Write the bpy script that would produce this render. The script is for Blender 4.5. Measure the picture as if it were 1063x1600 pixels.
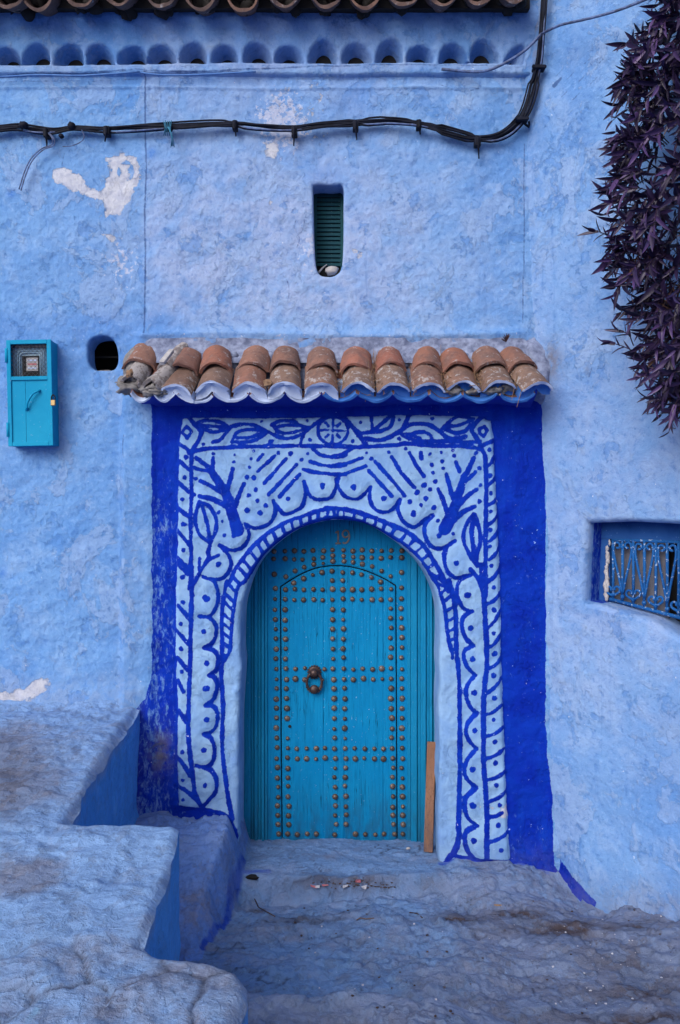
import bpy, math, random
import numpy as np
from mathutils import Vector, Matrix

# ------------------------------------------------------------------ camera, sky, sun, exposure
SC = bpy.context.scene
for _o in list(bpy.data.objects):
    bpy.data.objects.remove(_o)
COL = SC.collection
CAMZ, CAMD, FP = 2.0, 5.0, 1250.0          # eye height, metres to the facade, focal length in photo pixels
cam_d = bpy.data.cameras.new("camera")
cam_d.sensor_fit = 'VERTICAL'; cam_d.sensor_height = 36.0
cam_d.lens = FP / 1600.0 * 36.0
cam_d.clip_start = 0.05; cam_d.clip_end = 500
cam = bpy.data.objects.new("camera", cam_d); COL.objects.link(cam)
cam.location = (0, -CAMD, CAMZ); cam.rotation_euler = (math.pi / 2, 0, 0)
SC.camera = cam

W = bpy.data.worlds.new("World"); SC.world = W; W.use_nodes = True
wn = W.node_tree; bg = wn.nodes['Background']
sky = wn.nodes.new('ShaderNodeTexSky'); sky.sky_type = 'NISHITA'; sky.sun_disc = False
SUN_EL, SUN_AZ = math.radians(33), math.radians(212)      # azimuth clockwise from +Y
sky.sun_elevation = SUN_EL; sky.sun_rotation = SUN_AZ
sky.air_density = 1.0; sky.dust_density = 4.0; sky.ozone_density = 1.0
hs = wn.nodes.new('ShaderNodeHueSaturation'); hs.inputs['Saturation'].default_value = 0.45
wn.links.new(sky.outputs[0], hs.inputs['Color']); wn.links.new(hs.outputs[0], bg.inputs['Color'])
bg.inputs['Strength'].default_value = 0.10
sd_ = bpy.data.lights.new("sun", 'SUN'); sd_.energy = 1.25; sd_.angle = math.radians(48); sd_.color = (1.0, 0.97, 0.93)
sun = bpy.data.objects.new("sun", sd_); COL.objects.link(sun)
_sv = Vector((math.sin(SUN_AZ) * math.cos(SUN_EL), math.cos(SUN_AZ) * math.cos(SUN_EL), math.sin(SUN_EL)))
sun.rotation_euler = _sv.to_track_quat('Z', 'Y').to_euler(); sun.location = _sv * 20
vs = SC.view_settings
SC.display_settings.display_device = 'sRGB'
vs.view_transform = 'Standard'; vs.look = 'None'; vs.gamma = 1.0; vs.use_curve_mapping = False
vs.exposure = 0.53

# ------------------------------------------------------------------ helpers
R = random.Random(7)
NPR = np.random.RandomState(5)

def P(px, py, d):
    """photo pixel at distance d -> world point"""
    return Vector(((px - 531.5) / FP * d, d - CAMD, CAMZ + (800 - py) / FP * d))

def wx(px): return (px - 531.5) / 250.0
def wz(py): return CAMZ + (800 - py) / 250.0

def _h(ix, iy, iz, seed):
    n = (ix.astype(np.int64) * 374761393 + iy.astype(np.int64) * 668265263 + iz.astype(np.int64) * 2147483647 + seed * 1274126177) & 0xffffffff
    n = ((n ^ (n >> 13)) * 1274126177) & 0xffffffff
    n = n ^ (n >> 16)
    return (n & 0xffff) / 32767.5 - 1.0

def vnoise(x, y, z=None, seed=0):
    x = np.asarray(x, float); y = np.asarray(y, float)
    ix = np.floor(x).astype(np.int64); iy = np.floor(y).astype(np.int64)
    fx = x - ix; fy = y - iy
    fx = fx * fx * fx * (fx * (fx * 6 - 15) + 10); fy = fy * fy * fy * (fy * (fy * 6 - 15) + 10)
    o = np.zeros_like(ix)
    a = _h(ix, iy, o, seed); b = _h(ix + 1, iy, o, seed); c = _h(ix, iy + 1, o, seed); d = _h(ix + 1, iy + 1, o, seed)
    return (a * (1 - fx) + b * fx) * (1 - fy) + (c * (1 - fx) + d * fx) * fy

def fbm(x, y, f=1.0, octv=4, seed=0, gain=0.5):
    r = 0; a = 1.0; t = 0
    x = np.asarray(x, float); y = np.asarray(y, float)
    for k in range(octv):
        ca, sa = math.cos(k * 1.1 + .3), math.sin(k * 1.1 + .3)
        r = r + a * vnoise((x * ca - y * sa) * f + 17.3 * k, (x * sa + y * ca) * f - 9.1 * k, seed=seed + k)
        t += a; a *= gain; f *= 2.03
    return r / t

def sstep(a, b, x):
    t = np.clip((np.asarray(x, float) - a) / (b - a), 0, 1)
    return t * t * (3 - 2 * t)

def sdf_poly(X, Y, pts, margin=None):
    """signed distance to a polygon, positive inside"""
    X = np.asarray(X, float); Y = np.asarray(Y, float)
    pts = np.asarray(pts, float)
    out = np.full(X.shape, -1e3)
    if margin is not None:
        m = (X > pts[:, 0].min() - margin) & (X < pts[:, 0].max() + margin) & (Y > pts[:, 1].min() - margin) & (Y < pts[:, 1].max() + margin)
        if not m.any(): return out
        out[m] = sdf_poly(X[m], Y[m], pts); return out
    dmin = np.full(X.shape, 1e9); ins = np.zeros(X.shape, bool)
    n = len(pts)
    for i in range(n):
        ax, ay = pts[i]; bx, by = pts[(i + 1) % n]
        ex, ey = bx - ax, by - ay
        L = ex * ex + ey * ey + 1e-12
        t = np.clip(((X - ax) * ex + (Y - ay) * ey) / L, 0, 1)
        dmin = np.minimum(dmin, (X - ax - t * ex) ** 2 + (Y - ay - t * ey) ** 2)
        if ey != 0:
            c = ((ay > Y) != (by > Y)) & (X < ex * (Y - ay) / ey + ax)
            ins ^= c
    d = np.sqrt(dmin)
    return np.where(ins, d, -d)

def sdf_strokes(X, Y, strokes, out=None, margin=14):
    """signed distance to painted brush strokes [(pts, w0, w1)], positive inside"""
    if out is None: out = np.full(X.shape, -30.0)
    order = np.argsort(X); Xs = X[order]
    for pts, w0, w1 in strokes:
        n = len(pts)
        for i in range(max(1, n - 1)):
            ax, ay = pts[i]; bx, by = pts[min(i + 1, n - 1)]
            ra = (w0 + (w1 - w0) * i / max(1, n - 1)) / 2; rb = (w0 + (w1 - w0) * (i + 1) / max(1, n - 1)) / 2
            mg = margin + max(ra, rb)
            lo = np.searchsorted(Xs, min(ax, bx) - mg); hi = np.searchsorted(Xs, max(ax, bx) + mg)
            s = order[lo:hi]
            yy = Y[s]; k = (yy > min(ay, by) - mg) & (yy < max(ay, by) + mg)
            s = s[k]
            if not len(s): continue
            x = X[s]; y = Y[s]; ex, ey = bx - ax, by - ay
            L = ex * ex + ey * ey
            t = np.clip(((x - ax) * ex + (y - ay) * ey) / L, 0, 1) if L > 1e-9 else np.zeros(len(s))
            d = ra + (rb - ra) * t - np.hypot(x - ax - t * ex, y - ay - t * ey)
            out[s] = np.maximum(out[s], d)
    return out

def smooth_pts(pts, k=4):
    """Catmull-Rom"""
    pts = [tuple(map(float, p)) for p in pts]
    if len(pts) < 3: return pts
    q = [tuple(2 * a - b for a, b in zip(pts[0], pts[1]))] + pts + [tuple(2 * a - b for a, b in zip(pts[-1], pts[-2]))]
    r = []
    for i in range(1, len(q) - 2):
        for j in range(k):
            t = j / k
            r.append(tuple(.5 * (2 * b + (c - a) * t + (2 * a - 5 * b + 4 * c - e) * t * t + (-a + 3 * b - 3 * c + e) * t ** 3)
                           for a, b, c, e in zip(q[i - 1], q[i], q[i + 1], q[i + 2])))
    r.append(pts[-1])
    return r

def sheet(us, vs_, keep=None):
    """grid of quads with the cells outside keep() cut away and the cut edge snapped on to keep()==0"""
    us = np.asarray(us); vs_ = np.asarray(vs_)
    nu, nv = len(us), len(vs_)
    U, V = np.meshgrid(us, vs_, indexing='ij'); U = U.ravel().copy(); V = V.ravel().copy()
    idx = np.arange(nu * nv).reshape(nu, nv)
    q = np.stack([idx[:-1, :-1], idx[1:, :-1], idx[1:, 1:], idx[:-1, 1:]], -1).reshape(-1, 4)
    if keep is None: return U, V, q, np.zeros((0, 2), int)
    s = keep(U, V)
    kc = s[q].mean(1) > 0
    cnt = np.bincount(q[kc].ravel(), minlength=nu * nv); tot = np.bincount(q.ravel(), minlength=nu * nv)
    b = np.where((cnt > 0) & (cnt < tot))[0]
    gs = np.minimum(np.diff(us).min(), np.diff(vs_).min())
    u0, v0 = U[b].copy(), V[b].copy()
    for it in range(4):
        e = gs * .2
        f = keep(U[b], V[b]); gu = (keep(U[b] + e, V[b]) - f) / e; gv = (keep(U[b], V[b] + e) - f) / e
        g2 = np.maximum(gu * gu + gv * gv, .25)
        U[b] -= np.clip(f, -gs, gs) * gu / g2; V[b] -= np.clip(f, -gs, gs) * gv / g2
        U[b] = np.clip(U[b], u0 - 1.3 * gs, u0 + 1.3 * gs); V[b] = np.clip(V[b], v0 - 1.3 * gs, v0 + 1.3 * gs)
    qk = q[kc]
    ed = np.concatenate([qk[:, [0, 1]], qk[:, [1, 2]], qk[:, [2, 3]], qk[:, [3, 0]]])
    key = np.sort(ed, 1); key = key[:, 0] * (nu * nv) + key[:, 1]
    un, inv, c = np.unique(key, return_inverse=True, return_counts=True)
    be = ed[c[inv] == 1]
    i0, j0 = be[:, 0] // nv, be[:, 0] % nv; i1, j1 = be[:, 1] // nv, be[:, 1] % nv
    rim = ((i0 == 0) & (i1 == 0)) | ((i0 == nu - 1) & (i1 == nu - 1)) | ((j0 == 0) & (j1 == 0)) | ((j0 == nv - 1) & (j1 == nv - 1))
    return U, V, qk, be[~rim]

def skirt(pos, be, fn, k):
    """extrude the cut edges: fn(pos_of_edge_verts, t) for t in 1/k..1; returns extra verts, quads, source index of every extra vert"""
    vb = np.unique(be); n0 = len(pos)
    mp = -np.ones(n0, int); mp[vb] = np.arange(len(vb))
    ev, eq, src = [], [], []
    prev = vb
    for j in range(1, k + 1):
        ev.append(fn(pos[vb], j / k)); cur = n0 + (j - 1) * len(vb) + np.arange(len(vb)); src.append(vb)
        a, b = mp[be[:, 0]], mp[be[:, 1]]
        eq.append(np.stack([prev[b], prev[a], cur[a], cur[b]], -1))
        prev = cur
    return np.concatenate(ev), np.concatenate(eq), np.concatenate(src)

def obj_of(me, name, parent=None, loc=None):
    o = bpy.data.objects.new(name, me); COL.objects.link(o)
    if parent is not None: o.parent = parent
    if loc is not None: o.location = loc
    elif parent is not None and parent.parent is None: o.location = -parent.location
    return o

def mesh_np(name, verts, quads, mats, parent=None, attrs=None, smooth=True, midx=None, loc=None):
    used = np.unique(quads); mp = np.zeros(len(verts), int); mp[used] = np.arange(len(used))
    v = np.asarray(verts)[used]; f = mp[quads]
    me = bpy.data.meshes.new(name)
    me.vertices.add(len(v)); me.vertices.foreach_set('co', v.astype(np.float32).ravel())
    n = len(f); me.loops.add(4 * n); me.polygons.add(n)
    me.polygons.foreach_set('loop_start', np.arange(0, 4 * n, 4, dtype=np.int32))
    me.loops.foreach_set('vertex_index', f.astype(np.int32).ravel())
    if midx is not None: me.polygons.foreach_set('material_index', np.asarray(midx, np.int32))
    for k, a in (attrs or {}).items():
        at = me.attributes.new(k, 'FLOAT', 'POINT'); at.data.foreach_set('value', np.asarray(a, np.float32)[used])
    me.update(calc_edges=True); me.validate()
    if smooth: me.polygons.foreach_set('use_smooth', np.ones(len(me.polygons), bool))
    for m in (mats if isinstance(mats, list) else [mats]): me.materials.append(m)
    return obj_of(me, name, parent, loc)

class MB:
    """collects shapes into one mesh"""
    def __init__(s): s.v = []; s.f = []; s.m = []
    def add(s, vs_, fs, m=0):
        o = len(s.v); s.v += [tuple(p) for p in vs_]; s.f += [tuple(i + o for i in f) for f in fs]; s.m += [m] * len(fs)
    def box(s, a, b, m=0, jit=0.0, bev=0.0, M=None):
        x0, y0, z0 = a; x1, y1, z1 = b
        if bev:
            V = []; F = []
            import itertools
            c = ((x0 + x1) / 2, (y0 + y1) / 2, (z0 + z1) / 2); h = (abs(x1 - x0) / 2, abs(y1 - y0) / 2, abs(z1 - z0) / 2)
            bev = min(bev, min(h) * .9)
            ids = {}
            for sx, sy, sz in itertools.product((-1, 1), repeat=3):
                for ax in range(3):
                    p = [sx * (h[0] - bev), sy * (h[1] - bev), sz * (h[2] - bev)]
                    p[ax] += (sx, sy, sz)[ax] * bev
                    ids[(sx, sy, sz, ax)] = len(V); V.append([c[k] + p[k] for k in range(3)])
            for ax in range(3):
                o1, o2 = (ax + 1) % 3, (ax + 2) % 3
                for sg in (-1, 1):
                    def g(a1, a2):
                        t = [0, 0, 0]; t[ax] = sg; t[o1] = a1; t[o2] = a2; return ids[(t[0], t[1], t[2], ax)]
                    f = [g(-1, -1), g(1, -1), g(1, 1), g(-1, 1)]
                    F.append(f if sg > 0 else f[::-1])
                for s1 in (-1, 1):
                    for s2 in (-1, 1):
                        def g2(a, n):
                            t = [0, 0, 0]; t[ax] = a; t[o1] = s1; t[o2] = s2; return ids[(t[0], t[1], t[2], n)]
                        f = [g2(-1, o1), g2(1, o1), g2(1, o2), g2(-1, o2)]
                        F.append(f if s1 * s2 < 0 else f[::-1])
            for sx, sy, sz in itertools.product((-1, 1), repeat=3):
                f = [ids[(sx, sy, sz, 0)], ids[(sx, sy, sz, 1)], ids[(sx, sy, sz, 2)]]
                F.append(f if sx * sy * sz > 0 else f[::-1])
        else:
            V = [(x0, y0, z0), (x1, y0, z0), (x1, y1, z0), (x0, y1, z0), (x0, y0, z1), (x1, y0, z1), (x1, y1, z1), (x0, y1, z1)]
            F = [(0, 3, 2, 1), (4, 5, 6, 7), (0, 1, 5, 4), (1, 2, 6, 5), (2, 3, 7, 6), (3, 0, 4, 7)]
        if M is not None: V = [M @ Vector(p) for p in V]
        if jit: V = [[c + R.uniform(-jit, jit) for c in p] for p in V]
        s.add(V, F, m)
    def tube(s, pts, r, seg=8, m=0, cap=True, flat=None):
        pts = [Vector(p) for p in pts]
        if not hasattr(r, '__len__'): r = [r] * len(pts)
        V = []; F = []; n = len(pts)
        t0 = (pts[1] - pts[0]).normalized()
        up = Vector((0, 0, 1)) if abs(t0.z) < .9 else Vector((1, 0, 0))
        nrm = t0.cross(up).normalized()
        for i, p in enumerate(pts):
            t = (pts[min(i + 1, n - 1)] - pts[max(i - 1, 0)])
            if t.length < 1e-9: t = t0
            t.normalize(); nrm = (nrm - t * nrm.dot(t)).normalized(); bn = t.cross(nrm)
            for k in range(seg):
                a = 2 * math.pi * k / seg
                V.append(p + (nrm * math.cos(a) + bn * math.sin(a)) * r[i])
        for i in range(n - 1):
            for k in range(seg):
                k2 = (k + 1) % seg
                F.append((i * seg + k, i * seg + k2, (i + 1) * seg + k2, (i + 1) * seg + k))
        if cap:
            F.append(tuple(range(seg))[::-1]); F.append(tuple((n - 1) * seg + k for k in range(seg)))
        s.add(V, F, m)
    def lathe(s, prof, seg=12, M=None, m=0):
        """profile [(r, h)] turned about local Z"""
        V = []; F = []
        for r, h in prof:
            for k in range(seg):
                a = 2 * math.pi * k / seg; V.append(Vector((r * math.cos(a), r * math.sin(a), h)))
        for i in range(len(prof) - 1):
            for k in range(seg):
                k2 = (k + 1) % seg; F.append((i * seg + k, i * seg + k2, (i + 1) * seg + k2, (i + 1) * seg + k))
        F.append(tuple((len(prof) - 1) * seg + k for k in range(seg)))
        if M is not None: V = [M @ p for p in V]
        s.add(V, F, m)
    def lump(s, c, r, n=1, amp=.25, m=0, sq=(1, 1, 1), seg=10, rings=6, f=1.0):
        """an uneven rounded lump"""
        sd = R.random() * 50
        th = np.repeat(np.pi * np.arange(rings + 1) / rings, seg); a = np.tile(2 * np.pi * np.arange(seg) / seg, rings + 1)
        q = np.stack([np.sin(th) * np.cos(a), np.sin(th) * np.sin(a), np.cos(th)], 1)
        nn = 1 + amp * .6 * (fbm(q[:, 0] * f + sd, q[:, 1] * f + sd, 1.6, 3, 11) + fbm(q[:, 1] * f - sd, q[:, 2] * f + sd, 1.6, 3, 12) + fbm(q[:, 2] * f + sd, q[:, 0] * f - sd, 1.6, 3, 13))
        V = [(c[0] + p[0] * r * sq[0] * k, c[1] + p[1] * r * sq[1] * k, c[2] + p[2] * r * sq[2] * k) for p, k in zip(q, nn)]
        F = []
        for i in range(rings):
            for k in range(seg):
                k2 = (k + 1) % seg; F.append((i * seg + k, (i + 1) * seg + k, (i + 1) * seg + k2, i * seg + k2))
        s.add(V, F, m)
    def mesh(s, name, mats, smooth=False, sharp=None):
        me = bpy.data.meshes.new(name); me.from_pydata(s.v, [], s.f); me.update()
        for m in (mats if isinstance(mats, list) else [mats]): me.materials.append(m)
        if any(s.m): me.polygons.foreach_set('material_index', s.m)
        if smooth:
            me.polygons.foreach_set('use_smooth', [True] * len(s.f))
            if sharp: me.set_sharp_from_angle(angle=math.radians(sharp))
        return me
    def build(s, name, mats, parent=None, smooth=False, sharp=None, loc=None):
        return obj_of(s.mesh(name, mats, smooth, sharp), name, parent, loc)

def tag(o, label=None, cat=None, group=None, kind=None):
    if label: o['label'] = label
    if cat: o['category'] = cat
    if group: o['group'] = group
    if kind: o['kind'] = kind
    return o

def empty(name, loc):
    o = bpy.data.objects.new(name, None); COL.objects.link(o); o.location = loc; o.empty_display_size = .1
    return o

# ------------------------------------------------------------------ materials
class NT:
    """tiny node-graph writer"""
    def __init__(s, name):
        s.m = bpy.data.materials.new(name); s.m.use_nodes = True; s.t = s.m.node_tree
        s.b = s.t.nodes['Principled BSDF']; s.out = s.t.nodes['Material Output']
    def n(s, typ, **kw):
        nd = s.t.nodes.new(typ)
        for k, v in kw.items(): setattr(nd, k, v)
        return nd
    def set(s, sock, v):
        if isinstance(v, bpy.types.NodeSocket): s.t.links.new(v, sock)
        elif v is not None:
            if hasattr(sock.default_value, '__len__') and not hasattr(v, '__len__'): v = (v, v, v, 1)[:len(sock.default_value)]
            if hasattr(v, '__len__') and len(v) == 3 and len(sock.default_value) == 4: v = (*v, 1)
            sock.default_value = v
    def coord(s, kind='Object', scale=None):
        c = s.n('ShaderNodeTexCoord').outputs[kind]
        if scale:
            mp = s.n('ShaderNodeMapping'); s.set(mp.inputs['Vector'], c); mp.inputs['Scale'].default_value = scale; c = mp.outputs[0]
        return c
    def noise(s, scale, detail=4, rough=.55, vec=None, dist=0.0):
        nd = s.n('ShaderNodeTexNoise'); nd.inputs['Scale'].default_value = scale; nd.inputs['Detail'].default_value = detail
        nd.inputs['Roughness'].default_value = rough; nd.inputs['Distortion'].default_value = dist
        s.set(nd.inputs['Vector'], vec if vec is not None else s.coord()); return nd.outputs[0]
    def voro(s, scale, vec=None, feature='F1', out='Distance', rnd=1.0):
        nd = s.n('ShaderNodeTexVoronoi', feature=feature); nd.inputs['Scale'].default_value = scale; nd.inputs['Randomness'].default_value = rnd
        s.set(nd.inputs['Vector'], vec if vec is not None else s.coord()); return nd.outputs[out]
    def ramp(s, fac, a, b, lo=0.0, hi=1.0):
        nd = s.n('ShaderNodeMapRange', interpolation_type='SMOOTHSTEP'); s.set(nd.inputs['Value'], fac)
        nd.inputs['From Min'].default_value = a; nd.inputs['From Max'].default_value = b
        nd.inputs['To Min'].default_value = lo; nd.inputs['To Max'].default_value = hi; return nd.outputs[0]
    def math(s, op, a, b=None, c=None):
        nd = s.n('ShaderNodeMath', operation=op); s.set(nd.inputs[0], a); s.set(nd.inputs[1], b)
        if c is not None: s.set(nd.inputs[2], c)
        return nd.outputs[0]
    def mix(s, fac, a, b, mode='MIX'):
        nd = s.n('ShaderNodeMix', data_type='RGBA', blend_type=mode); s.set(nd.inputs[0], fac); s.set(nd.inputs[6], a); s.set(nd.inputs[7], b)
        return nd.outputs[2]
    def attr(s, name):
        return s.n('ShaderNodeAttribute', attribute_name=name).outputs['Fac']
    def objrand(s): return s.n('ShaderNodeObjectInfo').outputs['Random']
    def bump(s, h, strength=.3, dist=.01, prev=None):
        nd = s.n('ShaderNodeBump'); nd.inputs['Strength'].default_value = strength; nd.inputs['Distance'].default_value = dist
        s.set(nd.inputs['Height'], h)
        if prev is not None: s.set(nd.inputs['Normal'], prev)
        return nd.outputs[0]
    def fin(s, col, rough=.8, normal=None, metal=0.0, spec=None):
        s.set(s.b.inputs['Base Color'], col); s.set(s.b.inputs['Roughness'], rough); s.set(s.b.inputs['Metallic'], metal)
        if normal is not None: s.set(s.b.inputs['Normal'], normal)
        if spec is not None: s.b.inputs['Specular IOR Level'].default_value = spec
        return s.m

BLUE_A = (0.160, 0.325, 0.635); BLUE_B = (0.100, 0.250, 0.575); BLUE_P = (0.245, 0.385, 0.640)
COBALT = (0.0005, 0.018, 0.330); COBALT2 = (0.001, 0.030, 0.385)

def mat_plaster():
    t = NT('limewashed_plaster'); g = t.coord()
    n1 = t.noise(1.3, 5, .6, g); n2 = t.noise(5.5, 6, .6, g, .4); n3 = t.noise(28, 5, .65, g); n4 = t.noise(120, 3, .6, g)
    streak = t.noise(9, 5, .6, t.coord('Object', (1.8, 1.8, .28)))
    wash, wear = t.attr('wash'), t.attr('wear')
    col = t.mix(t.ramp(n1, .35, .68), BLUE_A, BLUE_B)
    col = t.mix(t.math('MULTIPLY', t.ramp(n2, .48, .70), .55), col, BLUE_P)
    col = t.mix(t.math('MULTIPLY', t.ramp(streak, .50, .72), .35), col, BLUE_B)
    col = t.mix(t.math('MULTIPLY', wash, t.ramp(n2, .30, .62, .35, 1.0)), col, (0.30, 0.385, 0.615))
    lay1 = t.ramp(t.noise(2.4, 8, .68, t.coord('Object', (1.0, 1.0, .75)), .35), .545, .565)
    lay2 = t.ramp(t.noise(4.7, 8, .70, g, .25), .585, .60)
    lay3 = t.ramp(t.noise(7.5, 7, .70, g, .2), .62, .635)
    col = t.mix(t.math('MULTIPLY', lay1, .50), col, (0.265, 0.375, 0.61))
    col = t.mix(t.math('MULTIPLY', lay2, .52), col, (0.085, 0.225, 0.56))
    col = t.mix(t.math('MULTIPLY', lay3, .40), col, (0.29, 0.39, 0.60))
    drip = t.ramp(t.noise(16, 5, .62, t.coord('Object', (1.6, 1.6, .10))), .60, .70)
    col = t.mix(t.math('MULTIPLY', drip, .28), col, (0.075, 0.19, 0.47))
    lay = t.math('ADD', t.math('MULTIPLY', lay1, .5), t.math('SUBTRACT', t.math('MULTIPLY', lay3, .4), t.math('MULTIPLY', lay2, .5)))
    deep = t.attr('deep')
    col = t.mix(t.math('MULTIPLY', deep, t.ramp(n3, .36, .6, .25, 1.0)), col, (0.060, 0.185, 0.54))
    # mottled brushing; pits darkened, high spots paled to paint in relief shading
    col = t.mix(t.math('MULTIPLY', t.ramp(n3, .52, .70), .40), col, (0.26, 0.42, 0.72))
    col = t.mix(t.math('MULTIPLY', t.ramp(n3, .47, .30), .48), col, (0.055, 0.16, 0.46))
    g5 = t.noise(64, 6, .72, t.coord('Object', (1, 1, .7)), .3)
    col = t.mix(t.math('MULTIPLY', t.ramp(g5, .46, .28), .42), col, (0.06, 0.165, 0.46))
    col = t.mix(t.math('MULTIPLY', t.ramp(g5, .56, .72), .30), col, (0.30, 0.45, 0.70))
    orn = t.attr('orn')
    ocol = t.mix(t.ramp(n2, .35, .65), (0.245, 0.41, 0.675), (0.175, 0.325, 0.62))
    ocol = t.mix(t.math('MULTIPLY', t.ramp(t.noise(16, 5, .6, g), .55, .75), .5), ocol, (0.17, 0.31, 0.68))
    col = t.mix(t.ramp(orn, -1, 1.5), col, ocol)
    # flaking to pale plaster where the coat is worn
    flake = t.ramp(t.math('ADD', t.math('MULTIPLY', wear, .50), t.noise(34, 6, .7, g)), .80, .86)
    col = t.mix(t.math('MULTIPLY', flake, .75), col, (0.46, 0.49, 0.64))
    peel = t.math('ADD', t.attr('peel'), t.math('MULTIPLY', t.math('SUBTRACT', t.noise(20, 5, .65, g), .5), 26.0))
    pf = t.ramp(peel, -.8, .8)
    pcol = t.mix(t.ramp(t.noise(17, 6, .7, g), .38, .62), (0.56, 0.57, 0.64), (0.44, 0.46, 0.57))
    pcol = t.mix(t.math('MULTIPLY', t.ramp(t.math('ABSOLUTE', t.math('SUBTRACT', peel, 1.2)), 1.2, .2), .35), pcol, (0.16, 0.22, 0.40))
    col = t.mix(t.math('MULTIPLY', pf, .92), col, pcol)
    # cobalt paint from the brush-stroke distance field
    cb = t.attr('cobalt')
    fld = t.math('ADD', cb, t.math('MULTIPLY', t.math('SUBTRACT', t.noise(70, 4, .65, g), .5), 3.0))
    fld = t.math('ADD', fld, t.math('MULTIPLY', t.math('SUBTRACT', t.noise(17, 3, .6, g), .46), 5.0))
    dry = t.ramp(t.noise(38, 6, .75, g, .8), .60, .74, 1.0, .62)
    cf = t.math('MULTIPLY', t.ramp(fld, -.6, .6), dry)
    wob = t.noise(26, 7, .72, t.coord('Object', (1.5, 1.5, .6)), .5)
    cov = t.ramp(t.math('ADD', wob, t.math('MULTIPLY', t.attr('scuff'), .22)), .66, .84, 1.0, .30)
    cf = t.math('MULTIPLY', cf, cov)
    ccol = t.mix(t.ramp(n2, .35, .65), COBALT, COBALT2)
    ccol = t.mix(t.math('MULTIPLY', t.ramp(streak, .5, .75), .5), ccol, (0.003, 0.05, 0.44))
    ccol = t.mix(t.ramp(t.noise(55, 2, .5, g), .745, .76), ccol, (0.25, 0.40, 0.75))
    col = t.mix(cf, col, ccol)
    # cracks, dirt
    ck = t.math('ADD', t.attr('crack'), t.math('MULTIPLY', t.math('SUBTRACT', t.noise(40, 3, .6, g), .5), 3.0))
    col = t.mix(t.math('MULTIPLY', t.ramp(ck, -.9, .7), .75), col, (0.035, 0.075, 0.22))
    dirt = t.math('MULTIPLY', t.attr('dirt'), t.ramp(t.noise(14, 6, .7, g), .30, .62))
    col = t.mix(dirt, col, (0.15, 0.14, 0.18))
    chips = t.ramp(t.noise(46, 2, .5, g), .765, .78)
    col = t.mix(t.math('MULTIPLY', chips, .7), col, (0.60, 0.64, 0.75))
    dots = t.ramp(t.voro(26, g), .045, .03)
    col = t.mix(t.math('MULTIPLY', dots, t.ramp(t.noise(3, 2, .5, g), .5, .6)), col, (0.06, 0.12, 0.30))
    h = t.math('ADD', t.math('MULTIPLY', n3, .42), t.math('MULTIPLY', n4, .10))
    h = t.math('ADD', h, t.math('MULTIPLY', t.noise(9, 7, .62, t.coord('Object', (1.15, 1, 1)), .3), .8))
    h = t.math('ADD', t.math('SUBTRACT', h, t.math('MULTIPLY', pf, .35)), t.math('MULTIPLY', lay, .40))
    h = t.math('ADD', h, t.math('MULTIPLY', g5, .22))
    nb = t.bump(h, .70, .023)
    return t.fin(col, t.ramp(cf, 0, 1, .92, .8), nb, spec=.10)

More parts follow.
